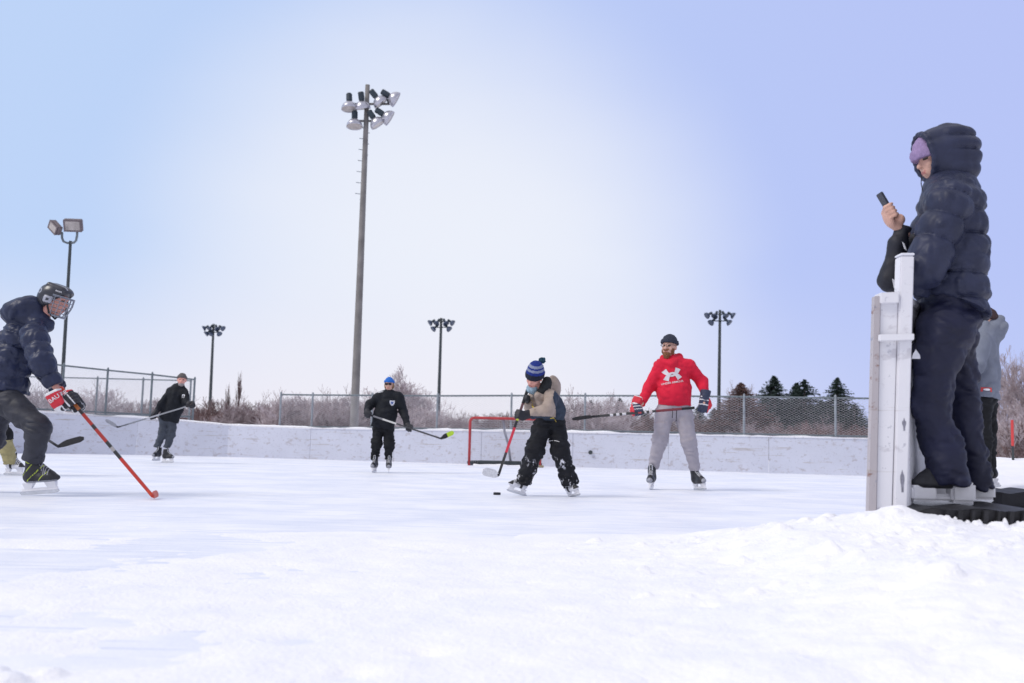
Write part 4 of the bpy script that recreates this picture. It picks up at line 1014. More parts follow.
# hockey gloves
M['gl_black'] = mat('black_glove_leather', (.02, .02, .026), .55, .25, 40, bump=.1); M['gl_red'] = mat('red_glove_cuff', (.62, .03, .05), .55, .1, 30); M['gl_white'] = mat('white_glove_trim', (.72, .72, .74), .5, .06, 30)
M['gl_navy'] = mat('navy_glove_back', (.035, .045, .085), .55, .2, 40)
def hockey_glove(parent, base, wr, gp, ax, el, s=1., cuff=None, main=None, trim=True, cl=.12, flip=1):
    """padded glove closed round the stick: cuff, back rolls, fingers, thumb"""
    ax = nrm(ax); w = np.asarray(wr, float) - gp; w = nrm(w - ax * (w @ ax)); n = np.cross(ax, w) * flip; r = .019 * s; fs = []
    back = rbox(gp + w * .045 * s + n * .030 * s, (ax, w, n), (.052 * s, .055 * s, .026 * s), .02 * s)
    for i, k in enumerate((.94, 1.03, 1., .88)):
        o = gp + ax * (i - 1.5) * .030 * s
        p = [o + w * .010 * s + n * .036 * s, o - w * .030 * k * s + n * .030 * s, o - w * .046 * k * s + n * .002 * s, o - w * .026 * k * s - n * .026 * s]
        fs.append(uni(cap(p[0], p[1], r), cap(p[1], p[2], r * .95), cap(p[2], p[3], r * .85), k=.005))
    th = uni(cap(gp + w * .06 * s - ax * .045 * s, gp + w * .018 * s - ax * .05 * s - n * .030 * s, r * 1.15), cap(gp + w * .018 * s - ax * .05 * s - n * .03 * s, gp - w * .012 * s - ax * .02 * s - n * .036 * s, r), k=.006)
    f = uni(back, *fs, th, k=.007)
    def mi(p):
        q = p - gp; a, b, c = q @ ax / s, q @ w / s, q @ n / s; m_ = np.zeros(len(p), int)
        if trim:
            m_[(c > .02) & (np.abs(b - .030) < .006)] = 2; m_[(c > .02) & (np.abs(b - .072) < .005)] = 2; m_[(c > .02) & (np.abs(b + .012) < .004)] = 2
            m_[(a < -.043)] = 1; m_[(c < -.012) & (b > .02)] = 1
        return m_
    g = blob('glove', f, gp, .22, .006, [main or M['gl_black'], cuff or M['gl_red'], M['gl_white']], parent, base, mi)
    e = nrm(np.asarray(el, float) - wr); c0_ = gp + w * .085 * s + n * .01 * s
    cf = cap(c0_, c0_ + e * cl * s, .052 * s, .066 * s); cf = cut(cf, c0_ + e * cl * s, e); cf = uni(cf, rbox(c0_ + e * cl * .55 * s + nrm(n - e * (n @ e)) * .045 * s, (np.cross(e, nrm(n - e * (n @ e))), e, nrm(n - e * (n @ e))), (.05 * s, cl * .5 * s, .022 * s), .015 * s), k=.012)
    def mi2(p):
        q = p - c0_; b = q @ e / s; m_ = np.full(len(p), 0); m_[(b > cl - .014)] = 1; m_[b < .0] = 1; return m_
    return g, blob('cuff', cf, c0_ + e * .05, .25, .006, [cuff or M['gl_red'], M['gl_white']], g, base, mi2)
bt, hl, tp = W(61, 388, d - .22), W(153.5, 486, d - .25), W(157.5, 484.5, d - .02)
hl[2] = .03; tp[2] = .035
sdv = nrm(hl - bt)
g1, c1_ = hockey_glove(pr, base, P['wL'], W(70, 399.5, d - .24), sdv, P['eL'], 1.08, cl=.125, flip=-1)
g2, c2_ = hockey_glove(pr, base, P['wR'], W(75, 405.5, d - .16), sdv, P['eR'], 1.05, flip=1, cuff=M['gl_black'])
decal('maker_lettering', *font_polys('BAUER'), c1_, base, W(59.5, 396.5, d - .3), W(64, 390.5, d) - W(50.5, 401, d), W(50, 380, d) - W(57, 396, d), .036, M['gl_white'], g1, base, .004, .4)
M['redshaft'] = mat('red_orange_shaft', (.62, .07, .03), .35, .2, 12)
stick('red and black hockey stick held low by the helmeted teenager', bt, hl, tp,
      [(0, (.02, .02, .02)), (.14, (.40, .12, .03)), (.20, (.03, .02, .02)), (.24, (.40, .03, .02)), (.34, (.04, .03, .03)), (.38, (.38, .03, .02)), (.50, (.03, .03, .03)), (.55, (.35, .33, .33)), (.585, (.03, .03, .03)), (.65, (.50, .035, .02))], M['redshaft'], bup=(-.4, 0, 1), bh=.06, gripmat=M['redshaft'], curve=.01)

# ================================================================== 2. skater behind, mostly out of frame
d = 12.3
M['khaki'] = mat('khaki_leg_cloth', (.34, .30, .15), .8, .15, 20, bump=.2); M['blackcoat'] = mat('black_jacket_cloth', (.010, .012, .017), .75, .25, 14, bump=.15, spec=.25)
M['blackp'] = mat('black_pants_cloth', (.011, .012, .015), .8, .3, 14, bump=.2, spec=.25)
P = PJ({'nk': (4, 352), 'che': (-2, 368), 'pel': (-14, 408), 'hem': (-13, 410), 'sL': (-14, 364, -.1), 'eL': (-18, 390, -.2), 'wL': (-4, 404, -.25), 'sR': (8, 362, .1), 'eR': (10, 384, .0), 'wR': (6, 402, -.2),
        'hL': (-20, 412, 0), 'kL': (-26, 440, -.05), 'aL': (-38, 464, 0), 'hR': (-8, 412, .05), 'kR': (3.5, 437, -.05), 'aR': (11.5, 463.5, 0), 'gL': (2, 408, -.25), 'gR': (8, 412, -.22)}, d)
H = head_frame(W(8, 340, d), (1, -.2, -.2), (.1, 0, 1), 1.)
pr, base = person('skater in khaki leggings mostly hidden behind the helmeted teenager', P, H, G(0, d), dict(h=.014))
blob('jacket', folds(jacket_sdf(P, dict(torso=(.15, .15, .16), w=1.3, arm=(.075, .062, .05))), .008, 10), P['che'], 1.0, .013, M['blackcoat'], pr, base)
blob('hat', cut(ell(hp(H, 0, -.005, .045), (H['R'], H['F'], H['U']), (.092, .108, .10)), hp(H, 0, 0, .02), -H['U']), H['c'], .25, .012, M['blackcoat'], pr, base)
up_ = trousers_sdf(P, dict(leg=(.12, .105, .075), hip=.15, rise=.05))
kc = P['kR'] * .85 + P['aR'] * .15
blob('shorts', folds(cut(up_, kc, (0.2, 0, -1)), .01, 9), P['kR'], 1.0, .013, M['blackp'], pr, base)
blob('leggings', folds(cut(uni(cap(P['kR'], P['aR'], .095, .085), cap(P['kL'], P['aL'], .095, .085)), P['aR'] + V(0, 0, -.01), (0, 0, -1)), .010, 12, dirn=(0, 0, 1)), P['kR'], 1.0, .011, M['khaki'], pr, base)
for bot in ((13.5, 474, 0), (-34, 473, 0)):
    b_ = W(bot[0], bot[1], d); b_[2] = 0; skate(pr, base, 'white', b_, (1, -.25, 0), (0, 0, 1), 1.)
for a, e_ in (('L', -.0), ('R', .0)): blob('glove', grip(P['w' + a], P['g' + a], W(54, 444, d) - W(10, 414, d), 1.1, .016), P['g' + a], .2, .01, M['gl_black'], pr, base)
stick('dark hockey stick with curved black blade showing behind the teenager\'s leg', W(-6, 404, d - .25), W(58, 446.5, d - .1), W(82.5, 438.5, d - .15), [(0, (.10, .11, .12)), (.3, (.26, .28, .30)), (.8, (.05, .05, .055))], M['tape'], bup=(.3, .1, 1), bh=.078, curve=-.03)

# ================================================================== 3. far left skater
d = 19.4
M['greyhat'] = mat('grey_brown_knit', (.11, .10, .10), .9, .2, 60); M['darkblue'] = mat('dark_slate_trousers', (.055, .065, .085), .75, .2, 12, bump=.2)
M['white'] = mat('white_print', (.72, .73, .78), .5, .05, 20)
P = PJ({'nk': (179.5, 387), 'che': (176.5, 396), 'pel': (167.5, 418), 'hem': (168, 421), 'sL': (170.5, 391.5, 0), 'eL': (161, 404, -.12), 'wL': (155, 413.5, -.2), 'sR': (184, 391.5, .0), 'eR': (186, 402, -.15), 'wR': (189, 404.3, -.3),
        'hL': (164.5, 419), 'kL': (163, 433, -.05), 'aL': (157, 447, .05), 'hR': (171.5, 419), 'kR': (171, 434, -.02), 'aR': (167, 447.5), 'gL': (152.5, 416.4, -.25), 'gR': (192, 405.2, -.32)}, d)
H = head_frame(W(181.8, 380.4, d), (.25, -1, -.05), (.05, 0, 1), 1.02)
pr, base = person('far skater in dark pullover and grey hat holding his stick level at the left', P, H, G(164, d), dict(h=.013, skin=M['skinred']))
jm = blob('jacket', folds(uni(jacket_sdf(P, dict(torso=(.155, .16, .165), w=1.25, arm=(.082, .068, .05), ak=.03)), cap(W(180, 386, d + .05), W(176, 388, d + .1), .085), k=.05), .012, 8), P['che'], 1., .013, M['blackcoat'], pr, base)
blob('trousers', folds(trousers_sdf(P, dict(leg=(.105, .085, .070), hip=.135)), .012, 9, dirn=(0, 0, 1)), P['kR'], 1., .013, M['darkblue'], pr, base)
def beanie(H, pr, base, mt, r=(.090, .106, .104), up=.042, cy=.03, tilt=.25, h=.007, brim=True, mi=None, k=1.):
    hx_ = (H['R'], H['F'], H['U']); s = H['s']; nn = -H['U'] + H['F'] * tilt
    f = cut(ell(hp(H, 0, -.005, up), hx_, [x * s for x in r]), hp(H, 0, 0, cy), nn)
    if brim:
        b = ell(hp(H, 0, -.005, up), hx_, [(x + .009) * s for x in r]); b = cut(cut(b, hp(H, 0, 0, cy), nn), hp(H, 0, 0, cy + .045), -nn); f = uni(f, b, k=.005)
    f = folds(f, .0025, 30)
    return blob('hat', f, hp(H, 0, 0, .05), .26 * s, h, mt, pr, base, mi)
beanie(H, pr, base, M['greyhat'], h=.010)
M['beard'] = mat('ginger_brown_beard', (.20, .085, .04), .9, .25, 60, bump=.4, bscale=140); M['greybeard'] = mat('grey_beard', (.30, .27, .27), .9, .2, 60)
blob('beard', uni(ell(hp(H, 0, .05, -.075), (H['R'], H['F'], H['U']), (.055, .055, .045)), k=.01), hp(H, 0, .05, -.07), .15, .009, M['greybeard'], pr, base)
skate(pr, base, 'black', G(156, d, .03), (-.25, -1, 0), (.12, 0, 1), 1.0); skate(pr, base, 'black', G(167.5, d - .1, 0), (1, -.35, 0), (-.05, 0, 1), 1.0)
bt, hl, tp = W(194, 404.3, d - .36), W(117.5, 427.3, d - .30), W(105.3, 420.2, d - .35)
for a, e_ in (('L', P['eL']), ('R', P['eR'])): blob('glove', uni(grip(P['w' + a], P['g' + a], hl - bt, 1.2, .017), cap(P['w' + a], P['w' + a] + nrm(e_ - P['w' + a]) * .05, .055), k=.02), P['g' + a], .22, .010, M['gl_black'], pr, base)
stick('grey hockey stick held level by the far skater, blade turned up at the left', bt, hl, tp, [(0, (.30, .31, .33)), (.45, (.45, .46, .50)), (.62, (.22, .24, .27)), (.85, (.10, .11, .13))], M['greyboot'], bup=(.3, 0, 1), bh=.065, curve=.0)
decal('chest_badge', np.array([[-.5, -.6], [.5, -.6], [.5, .6], [-.5, .6]]), [(0, 1, 2, 3)], jm, base, W(182.3, 396, d - .2), (1, 0, 0), (0, 0, 1), .055, M['white'], pr, base, .008)

# ================================================================== 4. skater in the blue hat
d = 16.7
M['bluehat'] = mat('bright_blue_knit', (.02, .14, .52), .85, .2, 60); M['lens'] = mat('dark_sunglass_lens', (.012, .008, .015), .15, .1, 20)
P = PJ({'nk': (389, 392.5), 'che': (388, 403), 'pel': (383, 425), 'hem': (382.5, 428.5), 'mid': (385, 415), 'sL': (378.8, 397.5), 'eL': (369.5, 405, .05), 'wL': (367, 411.5, -.18), 'sR': (398.8, 397), 'eR': (403.5, 412, .02), 'wR': (407.5, 425, -.18),
        'hL': (378.5, 429), 'kL': (377, 444, -.05), 'aL': (374, 459.5, .05), 'hR': (388, 429), 'kR': (389, 443.5, -.06), 'aR': (388.3, 459.5, .02), 'gL': (367.8, 415.2, -.25), 'gR': (409.3, 428.8, -.24)}, d)
H = head_frame(W(389.2, 384.8, d), (-.05, -1, -.05), (0, 0, 1), .92)
pr, base = person('skater in black warm-up jacket, bright blue hat and sunglasses facing the camera', P, H, G(382, d), dict(h=.011, s=.93))
jm = blob('jacket', folds(uni(jacket_sdf(P, dict(torso=(.14, .148, .158), w=1.30, arm=(.090, .076, .056), ak=.02)), cap(P['nk'] - V(0, 0, .04), P['nk'] - V(0, 0, .02), .075), k=.03), .009, 9, dirn=(0, 0, 1), st=1.4), P['che'], 1., .011, M['blackcoat'], pr, base)
blob('trousers', folds(trousers_sdf(P, dict(leg=(.105, .088, .062), hip=.13)), .014, 10, dirn=(0, 0, 1)), P['kR'], 1., .011, M['blackp'], pr, base)
beanie(H, pr, base, M['bluehat'], h=.008, cy=.035, tilt=.12)
sg = MB()
for s_ in (-1, 1): sg.obox(hp(H, s_ * .032, .103, .013), H['R'], .026, H['F'], .005, H['U'], .017)
sg.obox(hp(H, 0, .106, .02), H['R'], .06, H['F'], .003, H['U'], .004); sg.build('sunglasses', M['lens'], pr, base, bevel=.002)
hr = uni(ell(hp(H, .07, -.01, -.015), (H['R'], H['F'], H['U']), (.02, .04, .06)), ell(hp(H, -.07, -.01, -.015), (H['R'], H['F'], H['U']), (.02, .04, .06)))
blob('hair', hr, H['c'], .2, .008, mat('sandy_hair', (.25, .15, .08), .8, .3, 50), pr, base)
for px in (374.2, 388.6): skate(pr, base, 'black', G(px, d - .05, 0), (-.12 if px < 380 else .12, -1, 0), (0, 0, 1), 1.)
bt, hl, tp = W(364, 413, d - .27), W(441, 438.6, d - .32), W(454, 432.6, d - .36)
for a, e_ in (('L', P['eL']), ('R', P['eR'])): blob('glove', uni(grip(P['w' + a], P['g' + a], hl - bt, 1.2, .016), cap(P['w' + a], P['w' + a] + nrm(e_ - P['w' + a]) * .05, .05), k=.02), P['g' + a], .22, .009, M['gl_black'], pr, base)
M['lime'] = mat('lime_blade_tip', (.42, .62, .04), .5, .1, 20)
stick('black hockey stick with lime green blade tip held by the blue-hatted skater', bt, hl, tp, [(0, (.10, .10, .11)), (.12, (.20, .20, .22)), (.24, (.62, .62, .60)), (.42, (.05, .05, .055))], [M['tape'], M['lime']], bup=(-.35, 0, 1), bh=.075, curve=.0)
sh = [(-.5, .6), (0, .5), (.5, .6), (.52, .0), (.32, -.4), (0, -.65), (-.32, -.4), (-.52, 0)]
M['crestblue'] = mat('crest_blue', (.10, .16, .40), .5, .1, 20)
decal('crest', np.array([[0, 0]] + sh), [(0, i + 1, (i + 1) % 8 + 1) for i in range(8)], jm, base, W(391.6, 402.8, d - .2), (1, 0, 0), (0, 0, 1), .075, M['white'], pr, base, .008)
decal('crest_centre', np.array([[0, 0]] + sh) * .5, [(0, i + 1, (i + 1) % 8 + 1) for i in range(8)], jm, base, W(391.6, 402.9, d - .2), (1, 0, 0), (0, 0, 1), .075, M['crestblue'], pr, base, .011)
decal('shoulder_stripe', np.array([[-1.6, -.35], [1.6, .25], [1.6, .65], [-1.6, .05]]), [(0, 1, 2, 3)], jm, base, W(379.3, 391.8, d - .2), (1, 0, .1), (0, 0, 1), .028, M['white'], pr, base, .010)
# ================================================================== 5. child in the pompom hat
d = 10.5
M['beige'] = mat('beige_jacket_cloth', (.36, .29, .245), .75, .12, 16, bump=.15); M['navyj'] = mat('dark_navy_jacket_cloth', (.022, .035, .06), .7, .2, 16, bump=.15)
M['blackl'] = mat('black_hood_lining', (.016, .018, .02), .85, .3, 30); M['gaiter'] = mat('pale_blue_neck_gaiter', (.30, .42, .50), .85, .15, 50)
def snowy_pants():
    mt = mat('black_snow_pants_caked_with_snow', (.012, .013, .017), .75, .3, 14, bump=.2, spec=.25); nt = mt.node_tree; N, L = nt.nodes, nt.links; b = nt.nodes['Principled BSDF']
    src = b.inputs['Base Color'].links[0].from_socket; tc = N.new('ShaderNodeTexCoord'); n = N.new('ShaderNodeTexNoise'); n.inputs['Scale'].default_value = 13; n.inputs['Detail'].default_value = 6; n.inputs['Roughness'].default_value = .7
    mp = N.new('ShaderNodeMapping'); mp.inputs['Scale'].default_value = (1.3, 1, .8); L.new(tc.outputs['Object'], mp.inputs[0]); L.new(mp.outputs[0], n.inputs['Vector'])
    sp = N.new('ShaderNodeSeparateXYZ'); L.new(tc.outputs['Object'], sp.inputs[0]); mr = N.new('ShaderNodeMapRange'); L.new(sp.outputs['Z'], mr.inputs['Value'])
    mr.inputs['From Min'].default_value = .62; mr.inputs['From Max'].default_value = .38; mr.inputs['To Min'].default_value = -.25; mr.inputs['To Max'].default_value = .0
    ad = N.new('ShaderNodeMath'); ad.operation = 'ADD'; L.new(n.outputs['Fac'], ad.inputs[0]); L.new(mr.outputs['Result'], ad.inputs[1])
    m2 = N.new('ShaderNodeMapRange'); m2.inputs['From Min'].default_value = .56; m2.inputs['From Max'].default_value = .64; L.new(ad.outputs[0], m2.inputs['Value'])
    mx = N.new('ShaderNodeMix'); mx.data_type = 'RGBA'; mx.inputs['B'].default_value = (.74, .75, .82, 1); L.new(src, mx.inputs['A']); L.new(m2.outputs['Result'], mx.inputs['Factor']); L.new(mx.outputs['Result'], b.inputs['Base Color']); return mt
M['snowy'] = snowy_pants()
P = PJ({'nk': (541.5, 391.5, -.13), 'che': (547, 400, -.08), 'pel': (550.5, 418, .05), 'hem': (550.5, 421, .03), 'mid': (551, 409, 0), 'sL': (535.5, 396, .06), 'eL': (531.5, 407, .03), 'wL': (527.5, 400.5, -.10),
        'sR': (551.5, 397, -.20), 'eR': (546.5, 411.5, -.33), 'wR': (528.5, 414.2, -.38), 'hL': (543, 425, .03), 'kL': (535, 450, -.06), 'aL': (523, 483.5, -.02),
        'hR': (556, 425, .06), 'kR': (560.5, 451, -.02), 'aR': (570.5, 485.5, .02), 'gL': (526.5, 398.5, -.16), 'gR': (519, 415.2, -.42)}, d)
H = head_frame(W(534.5, 377.5, d - .18), (-.62, -1, -.70), (.40, .2, 1), .95)
pr, base = person('child in beige and navy jacket and striped pompom hat handling the puck', P, H, G(543, d), dict(h=.009, s=.72, skin=M['skinred']))
tor = dict(torso=(.125, .135, .135), w=1.15, arm=(.075, .072, .055), s=.75, ak=.015, hemn=V(.05, 0, -1))
jk = folds(jacket_sdf(P, tor), .009, 12, seed=3.)
def jmi(p):
    q = W(552, 400, d); r = p[:, 0]; z = p[:, 2]; a = W(556, 398, d); b = W(553, 421, d)
    mi = np.zeros(len(p), int)
    xl = W(553.5, 410, d)[0]; mi[(r > xl - .02 * np.sin(z * 20)) ] = 1
    mi[(z < W(550, 417.5, d)[2])] = 1
    return mi
jm = blob('jacket', jk, P['che'], .8, .008, [M['beige'], M['navyj']], pr, base, jmi)
hd_ = uni(cap(W(545, 388, d - .10), W(553, 393, d - .02), .070, .062), cap(W(538, 396, d - .22), W(550, 398, d - .15), .045, .05), ell(W(553, 387, d - .02), np.eye(3), (.085, .10, .125)), k=.03)
blob('hood', folds(hd_, .007, 14), W(548, 390, d), .4, .008, M['beige'], pr, base)
blob('hood_lining', folds(uni(cap(W(547, 381, d - .14), W(542, 391, d - .20), .050, .048), cap(W(549, 384, d - .08), W(545, 391, d - .16), .045, .045), k=.02), .003, 14), W(545, 386, d), .3, .008, M['blackl'], pr, base)
blob('neck_gaiter', folds(uni(cap(hp(H, 0, .035, -.125), hp(H, 0, -.01, -.13), .062, .068), cap(hp(H, 0, .055, -.118), hp(H, -.0, .06, -.115), .046), k=.02), .004, 22), H['c'], .3, .007, M['gaiter'], pr, base)
M['hatnavy'] = mat('black_navy_knit', (.012, .016, .03), .9, .2, 80); M['hatblue'] = mat('royal_blue_knit', (.012, .03, .20), .9, .2, 80); M['hatgrey'] = mat('light_grey_knit', (.22, .25, .36), .9, .12, 80); M['pom'] = mat('teal_navy_yarn', (.015, .055, .09), .95, .3, 80, bump=.5)
def hatmi(p):
    q = (p - H['c']) / H['s']; u = q @ H['U'] - .12 * (q @ H['F']); mi = np.zeros(len(p), int)
    for lo_, hi_, m_ in ((-1, .066, 0), (.066, .100, 1), (.100, .126, 2), (.126, .143, 1), (.143, .168, 2), (.168, 1, 1)): mi[(u >= lo_) & (u < hi_)] = m_
    return mi
hx_ = (H['R'], H['F'], H['U']); s = H['s']
ht = uni(cut(ell(hp(H, 0, -.01, .055), hx_, (.099 * s, .114 * s, .145 * s)), hp(H, 0, 0, .012), -H['U'] + H['F'] * .05), k=.01)
ht = uni(ht, cut(cut(ell(hp(H, 0, -.01, .055), hx_, (.106 * s, .122 * s, .145 * s)), hp(H, 0, 0, .008), -H['U']), hp(H, 0, 0, .062), H['U']), k=.004)
hat = blob('hat', folds(ht, .003, 40), hp(H, 0, 0, .08), .3, .006, [M['hatnavy'], M['hatblue'], M['hatgrey']], pr, base, hatmi)
blob('pompom', folds(ell(W(542.2, 360.6, d - .14), np.eye(3), (.036, .036, .036)), .008, 60), W(542.2, 360.6, d - .14), .1, .005, M['pom'], hat, base)
def leg_cut(P): return folds(trousers_sdf(P, dict(leg=(.108, .098, .090), hip=.130, rise=.06)), .012, 10, dirn=(0, 0, 1), seed=6.)
tm_ = blob('trousers', leg_cut(P), P['kR'], .9, .0085, M['snowy'], pr, base)
blob('glove', uni(grip(P['wR'], P['gR'], W(498.5, 474, d - .45) - W(526, 393, d - .2), 1.05, .016), cap(P['gR'], P['wR'], .03, .045), k=.025), P['gR'], .22, .007, M['gl_black'], pr, base)
blob('glove', uni(grip(P['wL'], P['gL'], W(498.5, 474, d - .45) - W(526, 393, d - .2), .75, .011), cap(P['gL'], P['wL'], .022, .03), k=.025), P['gL'], .22, .007, M['skinred'] if False else M['gl_black'], pr, base)
zz = MB(); zz.tube([W(534, 398, d - .42), W(531.5, 403, d - .40), W(532, 408, d - .40)], .006, 5)
M['yellow'] = mat('yellow_trim', (.55, .42, .05), .6, .1, 30)
decal('pocket_trim', np.array([[-1, .2], [.3, .5], [1, -.3], [1.1, -1.2], [.8, -1.2], [.7, -.4], [.2, .2], [-1, -.05]]), [(0, 1, 6, 7), (1, 2, 5, 6), (2, 3, 4, 5)], jm, base, W(553.5, 418.5, d - .3), (1, 0, 0), (0, 0, 1), .030, M['yellow'], pr, base, .008)
decal('sleeve_cord', np.array([[-.25, 1.2], [.15, .9], [.0, 0], [.35, -1.1], [.0, -1.3], [-.3, 0]]), [(0, 1, 2, 5), (5, 2, 3, 4)], jm, base, W(533.5, 404, d - .45), (1, 0, .1), (0, 0, 1), .045, M['yellow'], pr, base, .008)
decal('knee_piping', np.array([[-1.2, 0], [-.4, .14], [.4, .14], [1.2, -.05], [1.2, -.17], [.4, .02], [-.4, .02], [-1.2, -.12]]), [(0, 1, 6, 7), (1, 2, 5, 6), (2, 3, 4, 5)], tm_, base, W(554, 441, d - .2), (1, 0, 0), (0, 0, 1), .05, M['gl_white'], pr, base, .006)
b_ = W(516.5, 493.8, d - .03); b_[2] = max(b_[2], 0); skate(pr, base, 'white', b_, (-1, -.35, 0), (.28, 0, 1), .80)
b_ = W(574.5, 496.2, d + .0); b_[2] = max(b_[2] - .012, 0.); skate(pr, base, 'white', b_, (.75, -1, -.1), (-.42, .0, 1), .80)
stick('red and black hockey stick with pale taped blade held by the child', W(527.5, 390, d - .13), W(498.3, 475.5, d - .48), W(483.5, 472.5, d - .62),
      [(0, (.30, .12, .14)), (.12, (.12, .05, .06)), (.24, (.03, .03, .03)), (.33, (.45, .55, .05)), (.37, (.03, .03, .035)), (.45, (.55, .03, .06)), (.74, (.05, .04, .05)), (.80, (.03, .03, .03))], M['tapew'], bup=(0, -.35, 1), bh=.085, curve=.02)

# ================================================================== 6. bearded man in the red hoodie
d = 12.8
M['redh'] = mat('red_hoodie_fleece', (.64, .010, .042), .85, .08, 10, bump=.15, bscale=90); M['greyp'] = mat('light_grey_sweatpants', (.37, .345, .385), .85, .08, 12, bump=.15)
M['navyhat'] = mat('dark_navy_ribbed_knit', (.028, .034, .055), .9, .2, 70)
P = PJ({'nk': (671.5, 359.5), 'che': (674, 373), 'pel': (674, 407), 'hem': (674.3, 405.5, 0), 'mid': (674, 390, -.02), 'sL': (660.5, 366.5, 0), 'eL': (648.5, 388, .0), 'wL': (641.5, 403, -.18), 'sR': (688.5, 366, 0), 'eR': (702.3, 382, .02), 'wR': (704.5, 394, -.08),
        'hL': (664.5, 413), 'kL': (660, 440, -.06), 'aL': (653, 468.5, .03), 'hR': (683.5, 413), 'kR': (688.5, 441, -.06), 'aR': (695.5, 469.5, .03), 'gL': (636.5, 410.5, -.28), 'gR': (703.8, 403, -.13)}, d)
H = head_frame(W(669.3, 347.6, d), (-.62, -1, .04), (.03, 0, 1), 1.13)
pr, base = person('bearded man in red hoodie and grey sweatpants holding a stick across his hips', P, H, G(675, d), dict(h=.009, s=1.03))
jk = jacket_sdf(P, dict(torso=(.160, .172, .170), w=1.27, arm=(.092, .078, .056), ak=.04, hemn=V(.03, 0, -1)))
jk = uni(jk, ell(W(675, 395, d - .10), np.eye(3), (.19, .14, .15)), k=.06)
jk = uni(jk, cap(W(663, 360.5, d - .05), W(672, 364, d - .13), .035), cap(W(672, 364, d - .13), W(680, 358, d - .02), .035), cap(W(664, 359, d + .08), W(679, 357, d + .08), .06), k=.04)
jm = blob('hoodie', folds(folds(jk, .008, 7, dirn=(.3, 0, 1), st=1.8, seed=8.), .0035, 17, seed=1.), P['che'], 1., .0085, M['redh'], pr, base)
hb_ = MB()
for (x0, x1) in ((671, 669.5), (675.5, 676.5)): pass
blob('trousers', folds(trousers_sdf(P, dict(leg=(.125, .098, .072), hip=.165, rise=.05, hw=1.18)), .0085, 10, dirn=(0, 0, 1), seed=9.), P['kR'], 1., .009, M['greyp'], pr, base)
dc = MB()
for x, y1 in ((672.3, 418), (676.2, 421)): dc.tube([W(x + .6, 408, d - .215), W(x + .3, 413, d - .225), W(x, y1, d - .20)], .005, 5)
dc.build('drawcord', M['tape'], pr, base)
beanie(H, pr, base, M['navyhat'], r=(.092, .110, .112), up=.046, cy=.040, tilt=.10, h=.0065)
hx_ = (H['R'], H['F'], H['U'])
bd_ = uni(ell(hp(H, 0, .062, -.078), hx_, (.052, .045, .042)), ell(hp(H, 0, .068, -.105), hx_, (.038, .034, .045)), ell(hp(H, .055, .03, -.045), hx_, (.022, .045, .045)), ell(hp(H, -.055, .03, -.045), hx_, (.022, .045, .045)), cap(hp(H, -.028, .098, -.036), hp(H, .028, .098, -.036), .012), k=.02)
blob('beard', folds(bd_, .005, 45), H['c'], .25, .006, M['beard'], pr, base)
gl = MB()
for s_ in (-1, 1):
    gl.tube([hp(H, s_ * .032 + .024 * math.cos(a), .112 - .004 * abs(math.cos(a)), .013 + .018 * math.sin(a)) for a in np.linspace(0, 2 * math.pi, 13)], .0028, 5, cap=False)
    gl.tube([hp(H, s_ * .056, .108, .018), hp(H, s_ * .082, .06, .02), hp(H, s_ * .084, .0, .018)], .0028, 5)
gl.tube([hp(H, -.008, .114, .017), hp(H, .008, .114, .017)], .0028, 5); gl.build('eyeglasses', M['tape'], pr, base)
bt, hl, tp = W(694, 407.8, d - .28), W(594, 416.5, d - .42), W(572.5, 419.6, d - .62)
g1, c1_ = hockey_glove(pr, base, P['wL'], W(637, 411.5, d - .30), bt - hl, P['eL'], 1.12, main=M['gl_navy'], cl=.10, flip=1)
# right glove hangs open beside the hip
hd2 = nrm(W(702.5, 412, d - .12) - W(705, 393, d - .08)); sx = V(1, 0, 0); sx = nrm(sx - hd2 * (sx @ hd2)); nn = V(0, -1, 0); gp = W(704.3, 401.5, d - .12)
fs = [rbox(gp, (sx, hd2, nn), (.066, .072, .036), .028)]
for i, k in enumerate((.90, 1.05, 1., .9)):
    o = gp + sx * (i - 1.5) * .034 + hd2 * .055 + nn * .006; fs.append(uni(cap(o, o + hd2 * .045 * k - nn * .004, .0205), cap(o + hd2 * .045 * k - nn * .004, o + hd2 * .075 * k - nn * .032, .019), k=.004))
fs.append(uni(cap(gp + sx * .06 - hd2 * .02 - nn * .01, gp + sx * .083 + hd2 * .035 - nn * .005, .024), cap(gp + sx * .083 + hd2 * .035 - nn * .005, gp + sx * .075 + hd2 * .07 - nn * .01, .021), k=.004))
def gmi(p):
    q = p - gp; a, b, c = q @ sx, q @ hd2, q @ nn; m_ = np.zeros(len(p), int); m_[(c > 0) & (np.abs(b + .015) < .006)] = 2; m_[(c > 0) & (np.abs(b - .045) < .006)] = 2; m_[(a > .052)] = 1
    m_[(c > 0) & (b < -.045) & (np.abs(np.sin(a * 60 + b * 40)) > .75)] = 2; m_[c < -.03] = 1; return m_
g3 = blob('glove', uni(*fs, k=.006), gp, .25, .006, [M['gl_navy'], M['gl_red'], M['gl_white']], pr, base, gmi)
blob('cuff', cut(cap(gp - hd2 * .06, gp - hd2 * .145, .062, .070), gp - hd2 * .145, -hd2), gp - hd2 * .1, .2, .007, [M['gl_navy']], g3, base)
